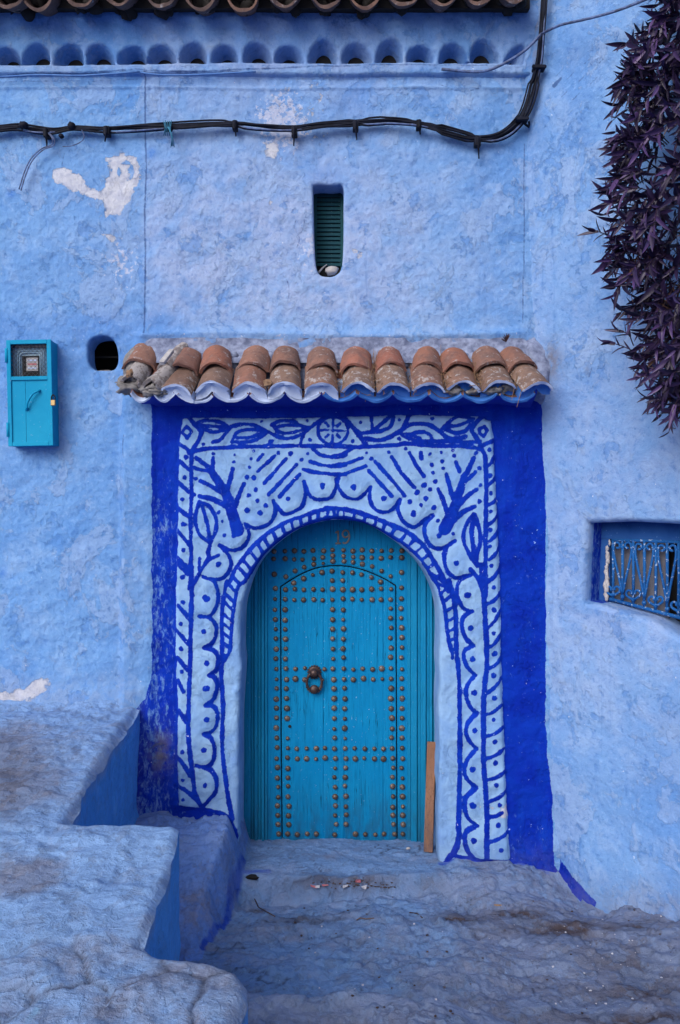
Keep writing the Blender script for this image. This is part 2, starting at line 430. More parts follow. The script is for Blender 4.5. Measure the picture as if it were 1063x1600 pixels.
def mat_cement(name, kind):
    """worn cement and stone, part painted blue"""
    t = NT(name); g = t.coord()
    n1 = t.noise(1.6, 6, .62, g); n2 = t.noise(7, 7, .65, g, .5); n3 = t.noise(40, 5, .7, g); n4 = t.noise(170, 3, .6, g)
    if kind == 'ground':
        paint = (0.132, 0.240, 0.465); bare = (0.150, 0.178, 0.280); dark = (0.045, 0.050, 0.10); lo, hi = .36, .62
    elif kind == 'path':
        paint = (0.180, 0.310, 0.585); bare = (0.165, 0.195, 0.305); dark = (0.07, 0.10, 0.20); lo, hi = .44, .68
    elif kind == 'face':
        paint = (0.080, 0.290, 0.70); bare = (0.15, 0.32, 0.64); dark = (0.03, 0.14, 0.44); lo, hi = .5, .8
    else:
        paint = (0.125, 0.235, 0.56); bare = (0.20, 0.21, 0.31); dark = (0.06, 0.08, 0.17); lo, hi = .44, .64
    fac = t.ramp(t.math('ADD', t.math('MULTIPLY', t.math('ADD', n1, n2), .5), t.math('MULTIPLY', t.attr('bare'), .35)), lo, hi)
    col = t.mix(fac, paint, bare)
    col = t.mix(t.math('MULTIPLY', t.ramp(n3, .5, .72), .35), col, tuple(c * 1.5 for c in paint))
    col = t.mix(t.math('MULTIPLY', t.ramp(n3, .48, .28), .5), col, dark)
    col = t.mix(t.math('MULTIPLY', t.ramp(n2, .54, .70), .35), col, tuple(c * 1.35 for c in bare))
    brown = t.math('MULTIPLY', t.attr('dirt'), t.ramp(t.noise(20, 6, .7, g), .28, .52))
    col = t.mix(brown, col, (0.060, 0.045, 0.050))
    rust = t.ramp(t.noise(4.5, 6, .7, g), .60, .74)
    col = t.mix(t.math('MULTIPLY', rust, .40 if kind == 'ground' else .05 if kind == 'face' else .25), col, (0.15, 0.115, 0.13))
    teal = t.ramp(t.noise(2.6, 3, .6, t.coord('Object', (1.4, 1, 1))), .70, .74)
    if kind == 'path': col = t.mix(t.math('MULTIPLY', teal, .35), col, (0.10, 0.33, 0.55))
    specks = t.ramp(t.voro(55, g), .10, .06)
    col = t.mix(t.math('MULTIPLY', specks, t.ramp(t.noise(5, 3, .5, g), .50, .62)), col, (0.45, 0.50, 0.62) if kind == 'ground' else dark)
    cb = t.ramp(t.math('ADD', t.attr('cobalt'), t.math('MULTIPLY', t.math('SUBTRACT', n3, .5), .03)), -.008, .008)
    col = t.mix(t.math('MULTIPLY', cb, .85), col, (0.008, 0.05, 0.42))
    col = t.mix(t.math('MULTIPLY', t.attr('crk'), .8), col, (0.025, 0.028, 0.06))
    crk = t.ramp(t.voro(3.2, t.mix(.12, g, n2), 'DISTANCE_TO_EDGE'), .012, .003)
    h = t.math('ADD', t.math('MULTIPLY', n3, .40), t.math('MULTIPLY', n4, .10))
    sp = t.ramp(t.noise(6.5, 7, .62, g, .2), .50, .52); sp2 = t.ramp(t.noise(11, 7, .65, g, .2), .56, .575)
    h = t.math('ADD', h, t.math('ADD', t.math('MULTIPLY', sp, .35), t.math('MULTIPLY', sp2, -.30)))
    col = t.mix(t.math('MULTIPLY', sp2, .30), col, tuple(c * .72 for c in bare)); col = t.mix(t.math('MULTIPLY', sp, .16), col, tuple(c * 1.3 for c in paint))
    h = t.math('ADD', h, t.math('MULTIPLY', t.noise(8, 9, .66, t.coord('Object', (.85, 1.3, 1)), .35), 1.6))
    col = t.mix(t.math('MULTIPLY', t.attr('pale'), t.ramp(n2, .32, .6)), col, (0.21, 0.27, 0.44))
    return t.fin(col, .82, t.bump(h, .62, .03), spec=.12)

def mat_paint(name, c, c2, rough=.5, wood=True, chip=(0.35, 0.5, 0.65), chipamt=.6, cth=.66):
    t = NT(name); g = t.coord()
    gr = t.noise(22, 5, .65, t.coord('Object', (4, 4, .22))); n = t.noise(3, 5, .6, g); f = t.noise(60, 4, .6, g)
    col = t.mix(t.ramp(n, .35, .65), c, c2)
    if wood: col = t.mix(t.math('MULTIPLY', t.ramp(gr, .50, .72), .5), col, tuple(x * .62 for x in c))
    col = t.mix(t.math('MULTIPLY', t.ramp(f, cth, cth + .06), chipamt), col, chip)
    col = t.mix(t.math('MULTIPLY', t.ramp(t.noise(8, 6, .7, g), .56, .75), .30), col, tuple(x * .55 for x in c))
    if wood:
        ln = t.math('ABSOLUTE', t.math('SUBTRACT', t.noise(11, 3, .5, t.coord('Object', (4.2, 4.2, .12))), .5))
        lf = t.math('MULTIPLY', t.ramp(ln, .012, .003), t.ramp(n, .42, .6)); col = t.mix(t.math('MULTIPLY', lf, .8), col, tuple(x * .25 for x in c))
        sx = t.n('ShaderNodeSeparateXYZ'); t.set(sx.inputs[0], g)
        gm = t.math('MULTIPLY', t.ramp(sx.outputs[2], .30, -.18), t.ramp(t.noise(9, 6, .7, t.coord('Object', (2, 2, .5))), .36, .62)); col = t.mix(t.math('MULTIPLY', gm, .5), col, (0.02, 0.05, 0.085))
        sc_ = t.ramp(t.noise(30, 6, .75, t.coord('Object', (2.4, 2.4, .5))), .665, .70); col = t.mix(t.math('MULTIPLY', sc_, .55), col, chip)
    h = t.math('ADD', t.math('MULTIPLY', gr, .8 if wood else .1), t.math('MULTIPLY', f, .3))
    return t.fin(col, rough, t.bump(h, .45, .007), spec=.06)

def mat_tile(name, cols, mort=0.0):
    t = NT(name); g = t.coord(); r = t.objrand()
    off = t.n('ShaderNodeVectorMath', operation='ADD'); t.set(off.inputs[0], g)
    cmb = t.n('ShaderNodeCombineXYZ'); t.set(cmb.inputs[0], t.math('MULTIPLY', r, 31.0)); t.set(cmb.inputs[1], t.math('MULTIPLY', r, 17.0))
    t.set(off.inputs[1], cmb.outputs[0]); g = off.outputs[0]
    n1 = t.noise(9, 6, .65, g, .4); n2 = t.noise(45, 5, .7, g); n3 = t.noise(150, 3, .6, g)
    cr = t.n('ShaderNodeValToRGB'); t.set(cr.inputs[0], r)
    el = cr.color_ramp.elements; el[0].color = (*cols[0], 1); el[1].color = (*cols[-1], 1)
    for i, c in enumerate(cols[1:-1]): e = el.new((i + 1) / (len(cols) - 1)); e.color = (*c, 1)
    col = t.mix(t.math('MULTIPLY', t.ramp(n1, .42, .66), .62), cr.outputs[0], (0.115, 0.085, 0.085))
    col = t.mix(t.math('MULTIPLY', t.ramp(n2, .52, .74), .5), col, (0.30, 0.21, 0.19))
    col = t.mix(t.math('MULTIPLY', t.ramp(n2, .46, .28), .55), col, (0.055, 0.042, 0.045))
    lich = t.ramp(t.math('ADD', t.noise(26, 5, .7, g), t.math('MULTIPLY', t.noise(5, 2, .5, g), .4)), .80 - mort, .88 - mort)
    col = t.mix(t.math('MULTIPLY', lich, .8), col, (0.34, 0.32, 0.34))
    h = t.math('ADD', t.math('MULTIPLY', n2, .8), t.math('MULTIPLY', n3, .3))
    return t.fin(col, .9, t.bump(h, .6, .008), spec=.15)

def mat_simple(name, c, c2, scale=20, rough=.7, metal=0.0, bump=.3, spec=None):
    t = NT(name); g = t.coord(); n = t.noise(scale, 6, .65, g)
    return t.fin(t.mix(t.ramp(n, .3, .7), c, c2), rough, t.bump(t.noise(scale * 3, 4, .6, g), bump, .005), metal, spec)

def mat_stud():
    t = NT('tarnished_bronze'); g = t.coord(); r = t.objrand()
    p = t.n('ShaderNodeNewGeometry').outputs['Position']; n = t.noise(60, 5, .65, p); n2 = t.noise(130, 4, .65, p)
    col = t.mix(r, (0.085, 0.062, 0.052), (0.19, 0.135, 0.105)); col = t.mix(t.ramp(n, .4, .7), col, (0.07, 0.045, 0.038))
    col = t.mix(t.math('MULTIPLY', t.ramp(n2, .58, .66), t.ramp(r, .3, .9)), col, (0.02, 0.15, 0.33))
    return t.fin(col, .5, t.bump(n2, .4, .004), .45)
M = dict(
    plaster=mat_plaster(),
    ground=mat_cement('trodden_cement', 'ground'), path=mat_cement('painted_paving', 'path'), plinth=mat_cement('painted_render', 'plinth'), face=mat_cement('blue_rendered_face', 'face'),
    door=mat_paint('door_paint', (0.002, 0.175, 0.405), (0.004, 0.205, 0.44), .6),
    frame=mat_paint('frame_paint', (0.006, 0.185, 0.375), (0.010, 0.215, 0.41), .6, chip=(.2, .45, .62)),
    box=mat_paint('box_paint', (0.006, 0.240, 0.45), (0.012, 0.280, 0.49), .5, False, chipamt=.35),
    tile=mat_tile('terracotta', [(0.285, 0.115, 0.082), (0.20, 0.108, 0.088), (0.26, 0.135, 0.108), (0.31, 0.105, 0.076), (0.17, 0.10, 0.088)]),
    tileb=mat_tile('weathered_terracotta', [(0.24, 0.130, 0.10), (0.175, 0.112, 0.094), (0.23, 0.150, 0.122), (0.27, 0.118, 0.088), (0.15, 0.10, 0.09)], .03),
    tileg=mat_tile('mortared_terracotta', [(0.22, 0.20, 0.205), (0.19, 0.17, 0.18)], .12),
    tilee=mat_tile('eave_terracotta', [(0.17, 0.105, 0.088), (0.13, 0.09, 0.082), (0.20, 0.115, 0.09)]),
    rim=mat_paint('limewashed_edge', (0.42, 0.51, 0.74), (0.52, 0.60, 0.78), .85, False, (0.20, 0.16, 0.16), .7),
    rimb=mat_paint('blue_edge', (0.035, 0.14, 0.48), (0.08, 0.22, 0.58), .85, False, (0.25, 0.36, 0.66), .8),
    mortar=mat_simple('lime_mortar', (0.105, 0.125, 0.215), (0.27, 0.315, 0.47), 16, .95, 0, 1.0, .1),
    grey=mat_simple('grey_mortar', (0.13, 0.125, 0.135), (0.24, 0.23, 0.24), 25, .95, 0, .9),
    stud=mat_stud(),
    iron=mat_simple('dark_bronze', (0.035, 0.022, 0.024), (0.085, 0.052, 0.048), 50, .45, .5, .3),
    num=mat_simple('aged_brass', (0.17, 0.15, 0.135), (0.26, 0.22, 0.19), 60, .6, .2, .2),
    cable=mat_simple('black_cable', (0.004, 0.005, 0.010), (0.011, 0.014, 0.030), 14, .6, 0, .2, .12),
    cableb=mat_simple('blue_washed_cable', (0.10, 0.16, 0.36), (0.03, 0.04, 0.09), 30, .6, 0, .3),
    twine=mat_simple('blue_twine', (0.01, 0.10, 0.20), (0.02, 0.16, 0.28), 60, .8),
    shutter=mat_paint('shutter_paint', (0.010, 0.050, 0.062), (0.014, 0.065, 0.078), .55),
    grille=mat_paint('grille_paint', (0.008, 0.070, 0.255), (0.016, 0.105, 0.33), .7, False, (0.38, 0.47, 0.62), .9, .59),
    reveal=mat_paint('reveal_wash', (0.010, 0.055, 0.23), (0.025, 0.095, 0.32), .9, False, (0.15, 0.30, 0.62), .7),
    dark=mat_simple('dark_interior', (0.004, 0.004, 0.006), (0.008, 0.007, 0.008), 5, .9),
    board=mat_simple('dusty_board', (0.10, 0.105, 0.14), (0.14, 0.14, 0.175), 4, .8),
    wood=mat_paint('raw_lath', (0.185, 0.092, 0.060), (0.25, 0.13, 0.085), .85, True, (0.12, .06, .04), .5),
    stone=mat_simple('pale_stone', (0.30, 0.29, 0.31), (0.46, 0.44, 0.46), 30, .9),
    straw=mat_simple('dry_straw', (0.16, 0.085, 0.05), (0.26, 0.17, 0.11), 40, .9),
    brass=mat_simple('brass', (0.42, 0.29, 0.14), (0.34, 0.22, 0.10), 40, .4, .6, .1),
    steel=mat_simple('steel', (0.10, 0.10, 0.12), (0.2, 0.2, 0.22), 40, .4, .7, .1),
    meter=mat_simple('meter_casing', (0.22, 0.38, 0.54), (0.34, 0.50, 0.64), 30, .5, 0, .1),
    paper=mat_simple('paper_scrap', (0.55, 0.55, 0.62), (0.42, 0.42, 0.5), 30, .8),
    pink=mat_simple('pink_scrap', (0.45, 0.10, 0.14), (0.50, 0.20, 0.22), 30, .8),
    bluecable=mat_simple('overpainted_cable', (0.12, 0.25, 0.55), (0.08, 0.18, 0.45), 30, .8, 0, .3, .1),
    roofin=mat_simple('roof_shade_fill', (0.012, 0.010, 0.010), (0.02, 0.018, 0.018), 8, .95),
)
def mat_leaf(name, cols):
    t = NT(name); r = t.objrand(); g = t.coord()
    n = t.noise(6, 3, .6, t.n('ShaderNodeNewGeometry').outputs['Position'])
    col = t.mix(t.ramp(t.math('ADD', t.math('MULTIPLY', r, .5), t.math('MULTIPLY', n, .6)), .3, .8), cols[0], cols[1])
    return t.fin(col, .42, None, 0, .4)
M['leaf'] = mat_leaf('purple_leaf', [(0.019, 0.011, 0.044), (0.075, 0.040, 0.145)])
M['leafd'] = mat_leaf('dried_leaf', [(0.045, 0.020, 0.022), (0.12, 0.06, 0.042)])
M['stem'] = mat_leaf('purple_stem', [(0.030, 0.014, 0.030), (0.06, 0.03, 0.035)])
# ------------------------------------------------------------------ the painted ornament, brush stroke by brush stroke
STR = []
def _cv(s, o, pts): return [(o[0] + x / s, o[1] + y / s) for x, y in pts]
VA = lambda pts: _cv(3.322, (220, 630), pts)
VB = lambda pts: _cv(2.873, (510, 630), pts)
VC = lambda pts: _cv(3.636, (230, 880), pts)
VD = lambda pts: _cv(4.0885, (520, 640), pts)
VE = lambda pts: _cv(3.2, (660, 880), pts)
def st(v, w, *pts, w1=None, sm=True):
    p = v(pts); p = smooth_pts(p, 4) if sm and len(p) > 2 else p
    STR.append((p, w, w if w1 is None else w1))
def dots(v, r, *pts):
    for q in pts:
        p = v([q])[0]; a = R.uniform(0, 6.28); l = R.uniform(.4, 1.6)
        STR.append(([p, (p[0] + l * math.cos(a), p[1] + l * math.sin(a))], r * 2 * R.uniform(.85, 1.2), r * 2 * R.uniform(.7, 1.1)))
# frame lines
st(VA, 5.5, (272, 250), (268, 350), (270, 470), (266, 600), (268, 760), (266, 900), (262, 960))
st(VC, 6.3, (258, 20), (262, 120), (258, 250), (255, 450), (252, 600), (242, 850), (246, 1000), (262, 1150), (280, 1290), (310, 1365))
st(VA, 5.5, (255, 258), (340, 240), (460, 232), (600, 228), (760, 225), (930, 226), (1064, 226))
st(VB, 6, (0, 193), (150, 200), (300, 192), (360, 185), (480, 194), (600, 196), (675, 205), (698, 222), (708, 260), (712, 400), (708, 600), (710, 862))
st(VE, 7.2, (303, 0), (303, 150), (310, 300), (318, 500), (306, 600), (300, 800), (302, 1000), (315, 1200), (310, 1462))
# corner tiles
st(VA, 5.5, (245, 62), (300, 130), (325, 152)); st(VA, 6, (325, 150), (305, 200), (268, 258)); st(VA, 5, (198, 208), (265, 252))
st(VA, 4.6, (246, 125), (274, 150), (250, 183), (222, 153), (246, 125), sm=False)
st(VD, 6.5, (950, 48), (880, 125), (910, 185), (940, 240)); st(VD, 5.5, (940, 238), (1025, 198))
st(VD, 4.3, (926, 130), (960, 114), (980, 140), (955, 176), (932, 160), (926, 130), sm=False)
# left vine and leaves
st(VA, 4.8, (305, 105), (350, 92), (420, 103), (470, 132)); st(VA, 4.8, (312, 105), (325, 132), (385, 153), (455, 140)); st(VA, 4, (318, 118), (390, 124), (460, 132))
st(VA, 5, (470, 132), (440, 165), (420, 192), (378, 206)); st(VA, 5, (440, 142), (490, 120), (560, 112), (620, 130), (680, 160), (740, 185), (800, 180), (860, 150), (900, 118), (945, 88))
st(VA, 4.8, (478, 202), (500, 160), (555, 141), (640, 145), (665, 155)); st(VA, 5, (478, 202), (560, 205), (620, 187), (655, 158)); st(VA, 4, (500, 182), (570, 180), (640, 158))
st(VA, 4.8, (682, 118), (725, 95), (790, 95), (825, 118), (872, 130)); st(VA, 5, (695, 122), (712, 148), (765, 160), (830, 145), (872, 130)); st(VA, 3.6, (712, 128), (760, 118), (830, 124))
st(VA, 4, (872, 128), (842, 180), (832, 212))
# rosette
_rc = VA([(998, 145)])[0]
STR.append(([(_rc[0] + 23.3 * math.cos(a), _rc[1] + 22 * math.sin(a)) for a in np.linspace(0, 6.2832, 33)], 4.6, 4.6))
for k in range(8):
    a = k * math.pi / 4 + .03; r0, r1 = (7, 19) if k % 2 == 0 else (9.5, 16)
    STR.append(([(_rc[0] + r0 * math.cos(a), _rc[1] + r0 * math.sin(a)), (_rc[0] + r1 * math.cos(a), _rc[1] + r1 * math.sin(a))], 3.0 if k % 2 == 0 else 3.8, 3.4))
STR.append(([_rc, (_rc[0] + .5, _rc[1])], 5, 5))
# right vine
st(VD, 6, (70, 50), (130, 120), (180, 185), (212, 228)); st(VD, 5.4, (130, 125), (175, 155), (240, 150), (330, 135), (372, 105), (385, 50)); st(VD, 5, (245, 50), (252, 130)); st(VD, 5, (365, 48), (320, 85), (268, 130))
st(VD, 6, (205, 186), (290, 200), (360, 180), (430, 142), (480, 106), (540, 95), (610, 105), (680, 145), (720, 182), (780, 190), (842, 178)); st(VD, 6, (482, 42), (452, 110), (425, 148))
st(VD, 5, (440, 165), (500, 158), (560, 148), (612, 165), (635, 208)); st(VD, 5.5, (440, 165), (500, 195), (560, 210), (640, 205)); st(VD, 4.6, (490, 165), (550, 190)); st(VD, 5, (640, 206), (760, 210), (860, 215), (932, 208))
st(VD, 5.5, (688, 130), (740, 82), (790, 48)); st(VD, 4, (790, 48), (892, 65)); st(VD, 5, (715, 112), (800, 105), (892, 66)); st(VD, 5, (700, 125), (765, 152), (832, 145), (862, 112), (890, 66))
# sun arcs under the rosette
st(VA, 5, (893, 238), (935, 270), (1000, 282), (1064, 272)); st(VD, 5, (-2, 303), (60, 290), (122, 252))
st(VA, 5, (882, 305), (940, 322), (1010, 330), (1064, 324)); st(VD, 4.6, (0, 360), (90, 346), (186, 312))
st(VA, 5, (848, 346), (900, 360), (1000, 371), (1064, 370)); st(VD, 4.8, (0, 415), (70, 412), (130, 392), (212, 364))
# trees
st(VA, 11, (368, 348), (430, 440), (460, 500), (480, 570), (508, 658), w1=19); st(VA, 5.5, (300, 290), (350, 330), (378, 362), w1=9)
st(VA, 4.5, (285, 337), (360, 355), w1=5); st(VA, 5, (380, 285), (381, 352)); st(VA, 5.5, (484, 343), (466, 415), (452, 460), w1=7)
st(VA, 5, (314, 405), (380, 435), (432, 468), w1=7); st(VA, 5, (540, 420), (512, 485), (495, 535), w1=7); st(VA, 6, (313, 483), (390, 503), (460, 540), w1=8)
st(VB, 10, (612, 338), (585, 425), (562, 490), (528, 562), w1=20); st(VB, 6, (655, 248), (632, 300), (606, 350), w1=8); st(VB, 5, (665, 312), (605, 365), w1=7)
st(VB, 5, (576, 266), (592, 308)); st(VB, 5, (535, 318), (556, 400), (572, 440), w1=8); st(VB, 5, (497, 385), (522, 440), (540, 505), w1=7); st(VB, 5, (668, 388), (620, 425), (585, 460), w1=8); st(VB, 5.5, (660, 465), (605, 490), (560, 530), w1=9)
# rays
for a in [((638, 270), (612, 298)), ((700, 275), (612, 357)), ((757, 292), (645, 418)), ((812, 322), (668, 476)), ((828, 370), (722, 486))]: st(VA, 4.6, *a, w1=5.2)
for a in [((190, 305), (240, 360), (292, 418)), ((218, 264), (290, 345), (348, 415)), ((292, 243), (335, 315), (392, 378)), ((370, 224), (400, 280), (436, 330)), ((420, 225), (425, 253))]: st(VB, 5.2, *a)
# dots
dots(VA, 2.1, (632, 98), (868, 95), (672, 200), (688, 200), (882, 195), (333, 215), (590, 250), (578, 290), (570, 335), (493, 272), (490, 305), (718, 258), (868, 263), (838, 295), (380, 265), (293, 285), (285, 335), (293, 392), (285, 475), (410, 565), (428, 610))
dots(VA, 3.2, (555, 383), (590, 388), (600, 452), (565, 480), (610, 507), (655, 532), (557, 555), (622, 570), (780, 265), (440, 683), (488, 688), (768, 497), (943, 425), (944, 436), (408, 833))
dots(VB, 2.5, (180, 225), (202, 252), (277, 222), (355, 207), (460, 232), (470, 277), (475, 313), (485, 355), (512, 222), (514, 263), (519, 295), (562, 215), (569, 238), (665, 228), (680, 293), (686, 371), (682, 442), (497, 527), (563, 585), (420, 457))
dots(VB, 3.5, (463, 387), (433, 370), (403, 403), (443, 428), (372, 441), (480, 467), (123, 374), (124, 384), (255, 428), (389, 493), (389, 502), (503, 594), (578, 716), (630, 858))
dots(VD, 2.4, (180, 85), (422, 72), (630, 65), (127, 205), (418, 190), (688, 205))
# scalloped edge
_scL = smooth_pts(VA([(1027, 392), (1014, 440), (988, 488), (940, 500), (888, 490), (862, 440), (850, 408)]), 3) + smooth_pts(VA([(850, 408), (858, 460), (842, 532), (798, 562), (750, 577), (718, 545), (690, 505)]), 3) \
    + smooth_pts(VA([(690, 505), (702, 555), (682, 612), (640, 640), (585, 646), (545, 624)]), 3) + smooth_pts(VA([(545, 624), (566, 672), (554, 720), (520, 753), (470, 762), (413, 734)]), 3) \
    + smooth_pts(VA([(413, 734), (452, 775), (472, 830), (455, 880), (420, 910), (375, 912), (330, 900)]), 3) + smooth_pts(VC([(322, 75), (380, 98), (406, 150), (404, 220), (378, 280), (345, 300), (302, 296)]), 3) \
    + smooth_pts(VC([(302, 296), (362, 308), (395, 350), (396, 400), (374, 450), (328, 476)]), 3) + smooth_pts(VC([(328, 476), (378, 490), (406, 530), (400, 600), (358, 630)]), 3) + smooth_pts(VC([(358, 630), (390, 645), (402, 690), (386, 760), (338, 800)]), 3) \
    + smooth_pts(VC([(338, 800), (385, 812), (406, 860), (395, 920), (370, 950), (328, 960)]), 3) + smooth_pts(VC([(328, 960), (366, 985), (386, 1040), (380, 1110), (345, 1148), (288, 1138)]), 3) + smooth_pts(VC([(288, 1138), (352, 1160), (396, 1210), (396, 1280), (362, 1330), (325, 1368)]), 3)
_scR = smooth_pts(VB([(45, 342), (48, 360), (66, 398), (95, 425), (140, 430), (170, 408), (198, 376)]), 3) + smooth_pts(VB([(198, 376), (194, 430), (218, 475), (262, 490), (300, 472), (328, 434)]), 3) + smooth_pts(VB([(328, 434), (318, 475), (338, 522), (372, 550), (402, 553), (440, 522), (474, 503)]), 3) \
    + smooth_pts(VB([(474, 503), (442, 545), (440, 595), (468, 640), (510, 652), (545, 636), (572, 617)]), 3) + smooth_pts(VB([(572, 617), (538, 642), (525, 690), (540, 750), (575, 782), (612, 775), (640, 770)]), 3) + smooth_pts(VE([(238, 57), (185, 85), (168, 130), (180, 190), (210, 228), (245, 238)]), 3) \
    + smooth_pts(VE([(245, 238), (204, 262), (194, 310), (214, 372), (252, 410)]), 3) + smooth_pts(VE([(252, 410), (208, 432), (204, 470), (226, 522), (262, 555)]), 3) + smooth_pts(VE([(262, 555), (224, 602), (214, 650), (236, 712), (270, 745)]), 3) \
    + smooth_pts(VE([(270, 745), (224, 792), (214, 840), (236, 890), (268, 918)]), 3) + smooth_pts(VE([(268, 918), (224, 972), (205, 1030), (226, 1080), (266, 1113)]), 3) + smooth_pts(VE([(266, 1113), (214, 1162), (208, 1220), (230, 1270), (267, 1297)]), 3) + smooth_pts(VE([(267, 1297), (213, 1330), (208, 1390), (236, 1440), (275, 1475)]), 3)
STR.append((_scL, 4.9, 5.6)); STR.append((_scR, 4.9, 5.6))
# ladder band round the arch
_aoL = smooth_pts(VA([(1064, 546), (960, 550), (850, 582), (740, 626), (640, 692), (560, 770), (500, 850), (462, 925)]) + VC([(455, 105), (440, 180), (428, 300), (428, 420), (430, 560)]), 4)
_aiL = smooth_pts(VA([(1064, 592), (960, 598), (860, 630), (760, 680), (670, 752), (600, 832), (545, 920)]) + VC([(522, 130), (500, 220), (488, 310), (480, 420), (474, 490), (436, 560)]), 4)
_aoR = smooth_pts(VB([(0, 470), (100, 480), (200, 510), (300, 550), (380, 590), (450, 660), (510, 760), (545, 840)]) + VE([(130, 85), (152, 160), (164, 250), (166, 380), (172, 480)]), 4)
_aiR = smooth_pts(VB([(0, 510), (90, 515), (190, 545), (280, 590), (360, 640), (430, 710), (480, 790)]) + VE([(45, 50), (78, 120), (108, 220), (124, 350), (150, 468)]), 4)
STR.append((_aoL, 5, 6)); STR.append((_aiL, 5, 5)); STR.append((_aoR, 6.5, 6.5)); STR.append((_aiR, 4.5, 5))
def _at(c, t):
    p = np.array(c); L = np.r_[0, np.cumsum(np.hypot(*np.diff(p, axis=0).T))]
    return (float(np.interp(t * L[-1], L, p[:, 0])), float(np.interp(t * L[-1], L, p[:, 1])))
for co, ci in ((_aoL, _aiL), (_aoR, _aiR)):
    for k in range(22):
        t = (k + .6) / 22.5 + R.uniform(-.004, .004); STR.append(([_at(co, t), _at(ci, t + .012)], R.uniform(3.6, 5.2), R.uniform(3.4, 5)))
st(VC, 5.6, (430, 555), (425, 650), (434, 800), (428, 1000), (440, 1150), (468, 1350), (488, 1440), w1=7)
st(VE, 6, (174, 475), (185, 650), (186, 1000), (180, 1300), (168, 1400), (112, 1492), w1=8)
# side strips
for a in [((205, 300), (266, 355)), ((198, 408), (268, 472)), ((193, 540), (260, 592)), ((196, 660), (262, 737)), ((196, 798), (258, 862))]: st(VA, 5, *a)
for a in [((185, 5), (242, 60)), ((185, 235), (248, 312)), ((170, 370), (240, 452)), ((180, 530), (240, 602)), ((180, 660), (215, 722)), ((188, 830), (238, 902)), ((150, 1085), (205, 1110), (252, 1192)), ((168, 1240), (230, 1278), (292, 1332))]: st(VC, 5.5, *a)
dots(VA, 2.9, (242, 282), (235, 387), (222, 500), (228, 627), (228, 765), (225, 900)); dots(VC, 2.9, (213, 220), (200, 340), (200, 480), (205, 610), (210, 1060), (210, 1218), (215, 1328))
dots(VC, 3.8, (335, 192), (345, 199), (330, 383), (345, 560), (338, 704), (348, 702), (343, 880), (328, 1050), (335, 1250))
for a in [((712, 290), (750, 240)), ((715, 372), (762, 322)), ((718, 458), (766, 422)), ((718, 548), (768, 496)), ((718, 625), (770, 568)), ((720, 704), (768, 650)), ((718, 800), (774, 745))]: st(VB, 4.6, (a[0][0], a[0][1]), ((a[0][0] + a[1][0]) / 2 + 2, (a[0][1] + a[1][1]) / 2 + 5), a[1])
for a in [((308, 92), (382, 26)), ((314, 202), (386, 142)), ((316, 322), (386, 232)), ((318, 422), (386, 352)), ((318, 522), (388, 472)), ((312, 645), (390, 572)), ((303, 752), (388, 706)), ((308, 857), (402, 812)), ((308, 967), (406, 918)), ((314, 1072), (412, 1028)), ((318, 1182), (414, 1128)), ((318, 1254), (392, 1232)), ((318, 1372), (424, 1328))]: st(VE, 4.8, a[0], ((a[0][0] + a[1][0]) / 2 + 3, (a[0][1] + a[1][1]) / 2 + 8), a[1])
dots(VB, 2.6, (725, 210), (737, 268), (730, 328), (732, 403), (732, 485), (730, 566), (728, 640), (733, 727), (745, 823))
dots(VE, 3.1, (350, 117), (350, 228), (350, 345), (355, 447), (350, 555), (355, 667), (350, 775), (357, 883), (360, 990), (365, 1098), (378, 1195), (372, 1293), (382, 1412))
dots(VE, 3.9, (216, 157), (225, 156), (237, 320), (248, 475), (253, 640), (257, 827), (248, 1022), (248, 1200), (250, 1367))
# leaves beside the trees
st(VA, 4.8, (310, 512), (290, 590), (295, 640), (320, 690), (362, 722)); st(VA, 4.8, (320, 515), (365, 540), (395, 600), (395, 660), (372, 715)); st(VA, 4.8, (325, 530), (350, 620), (366, 712)); st(VA, 5.5, (375, 705), (356, 770), (358, 800), (322, 860), (282, 935)); st(VA, 5, (408, 788), (350, 815)); st(VA, 4.6, (312, 803), (310, 862))
st(VB, 5.5, (657, 497), (617, 560), (612, 620), (640, 680), (672, 728)); st(VB, 5.5, (660, 500), (680, 560), (685, 620), (668, 690), (672, 728)); st(VB, 6.5, (650, 530), (648, 600), (660, 700)); st(VB, 6, (644, 745), (675, 785), (702, 850)); st(VB, 5, (686, 720), (692, 800), (705, 850))
# foot lines
st(VC, 6, (100, 1358), (250, 1382), (400, 1406), (470, 1442), (512, 1545), w1=5); st(VE, 6, (165, 1450), (300, 1466), (420, 1472), (560, 1492), (625, 1520), w1=9)

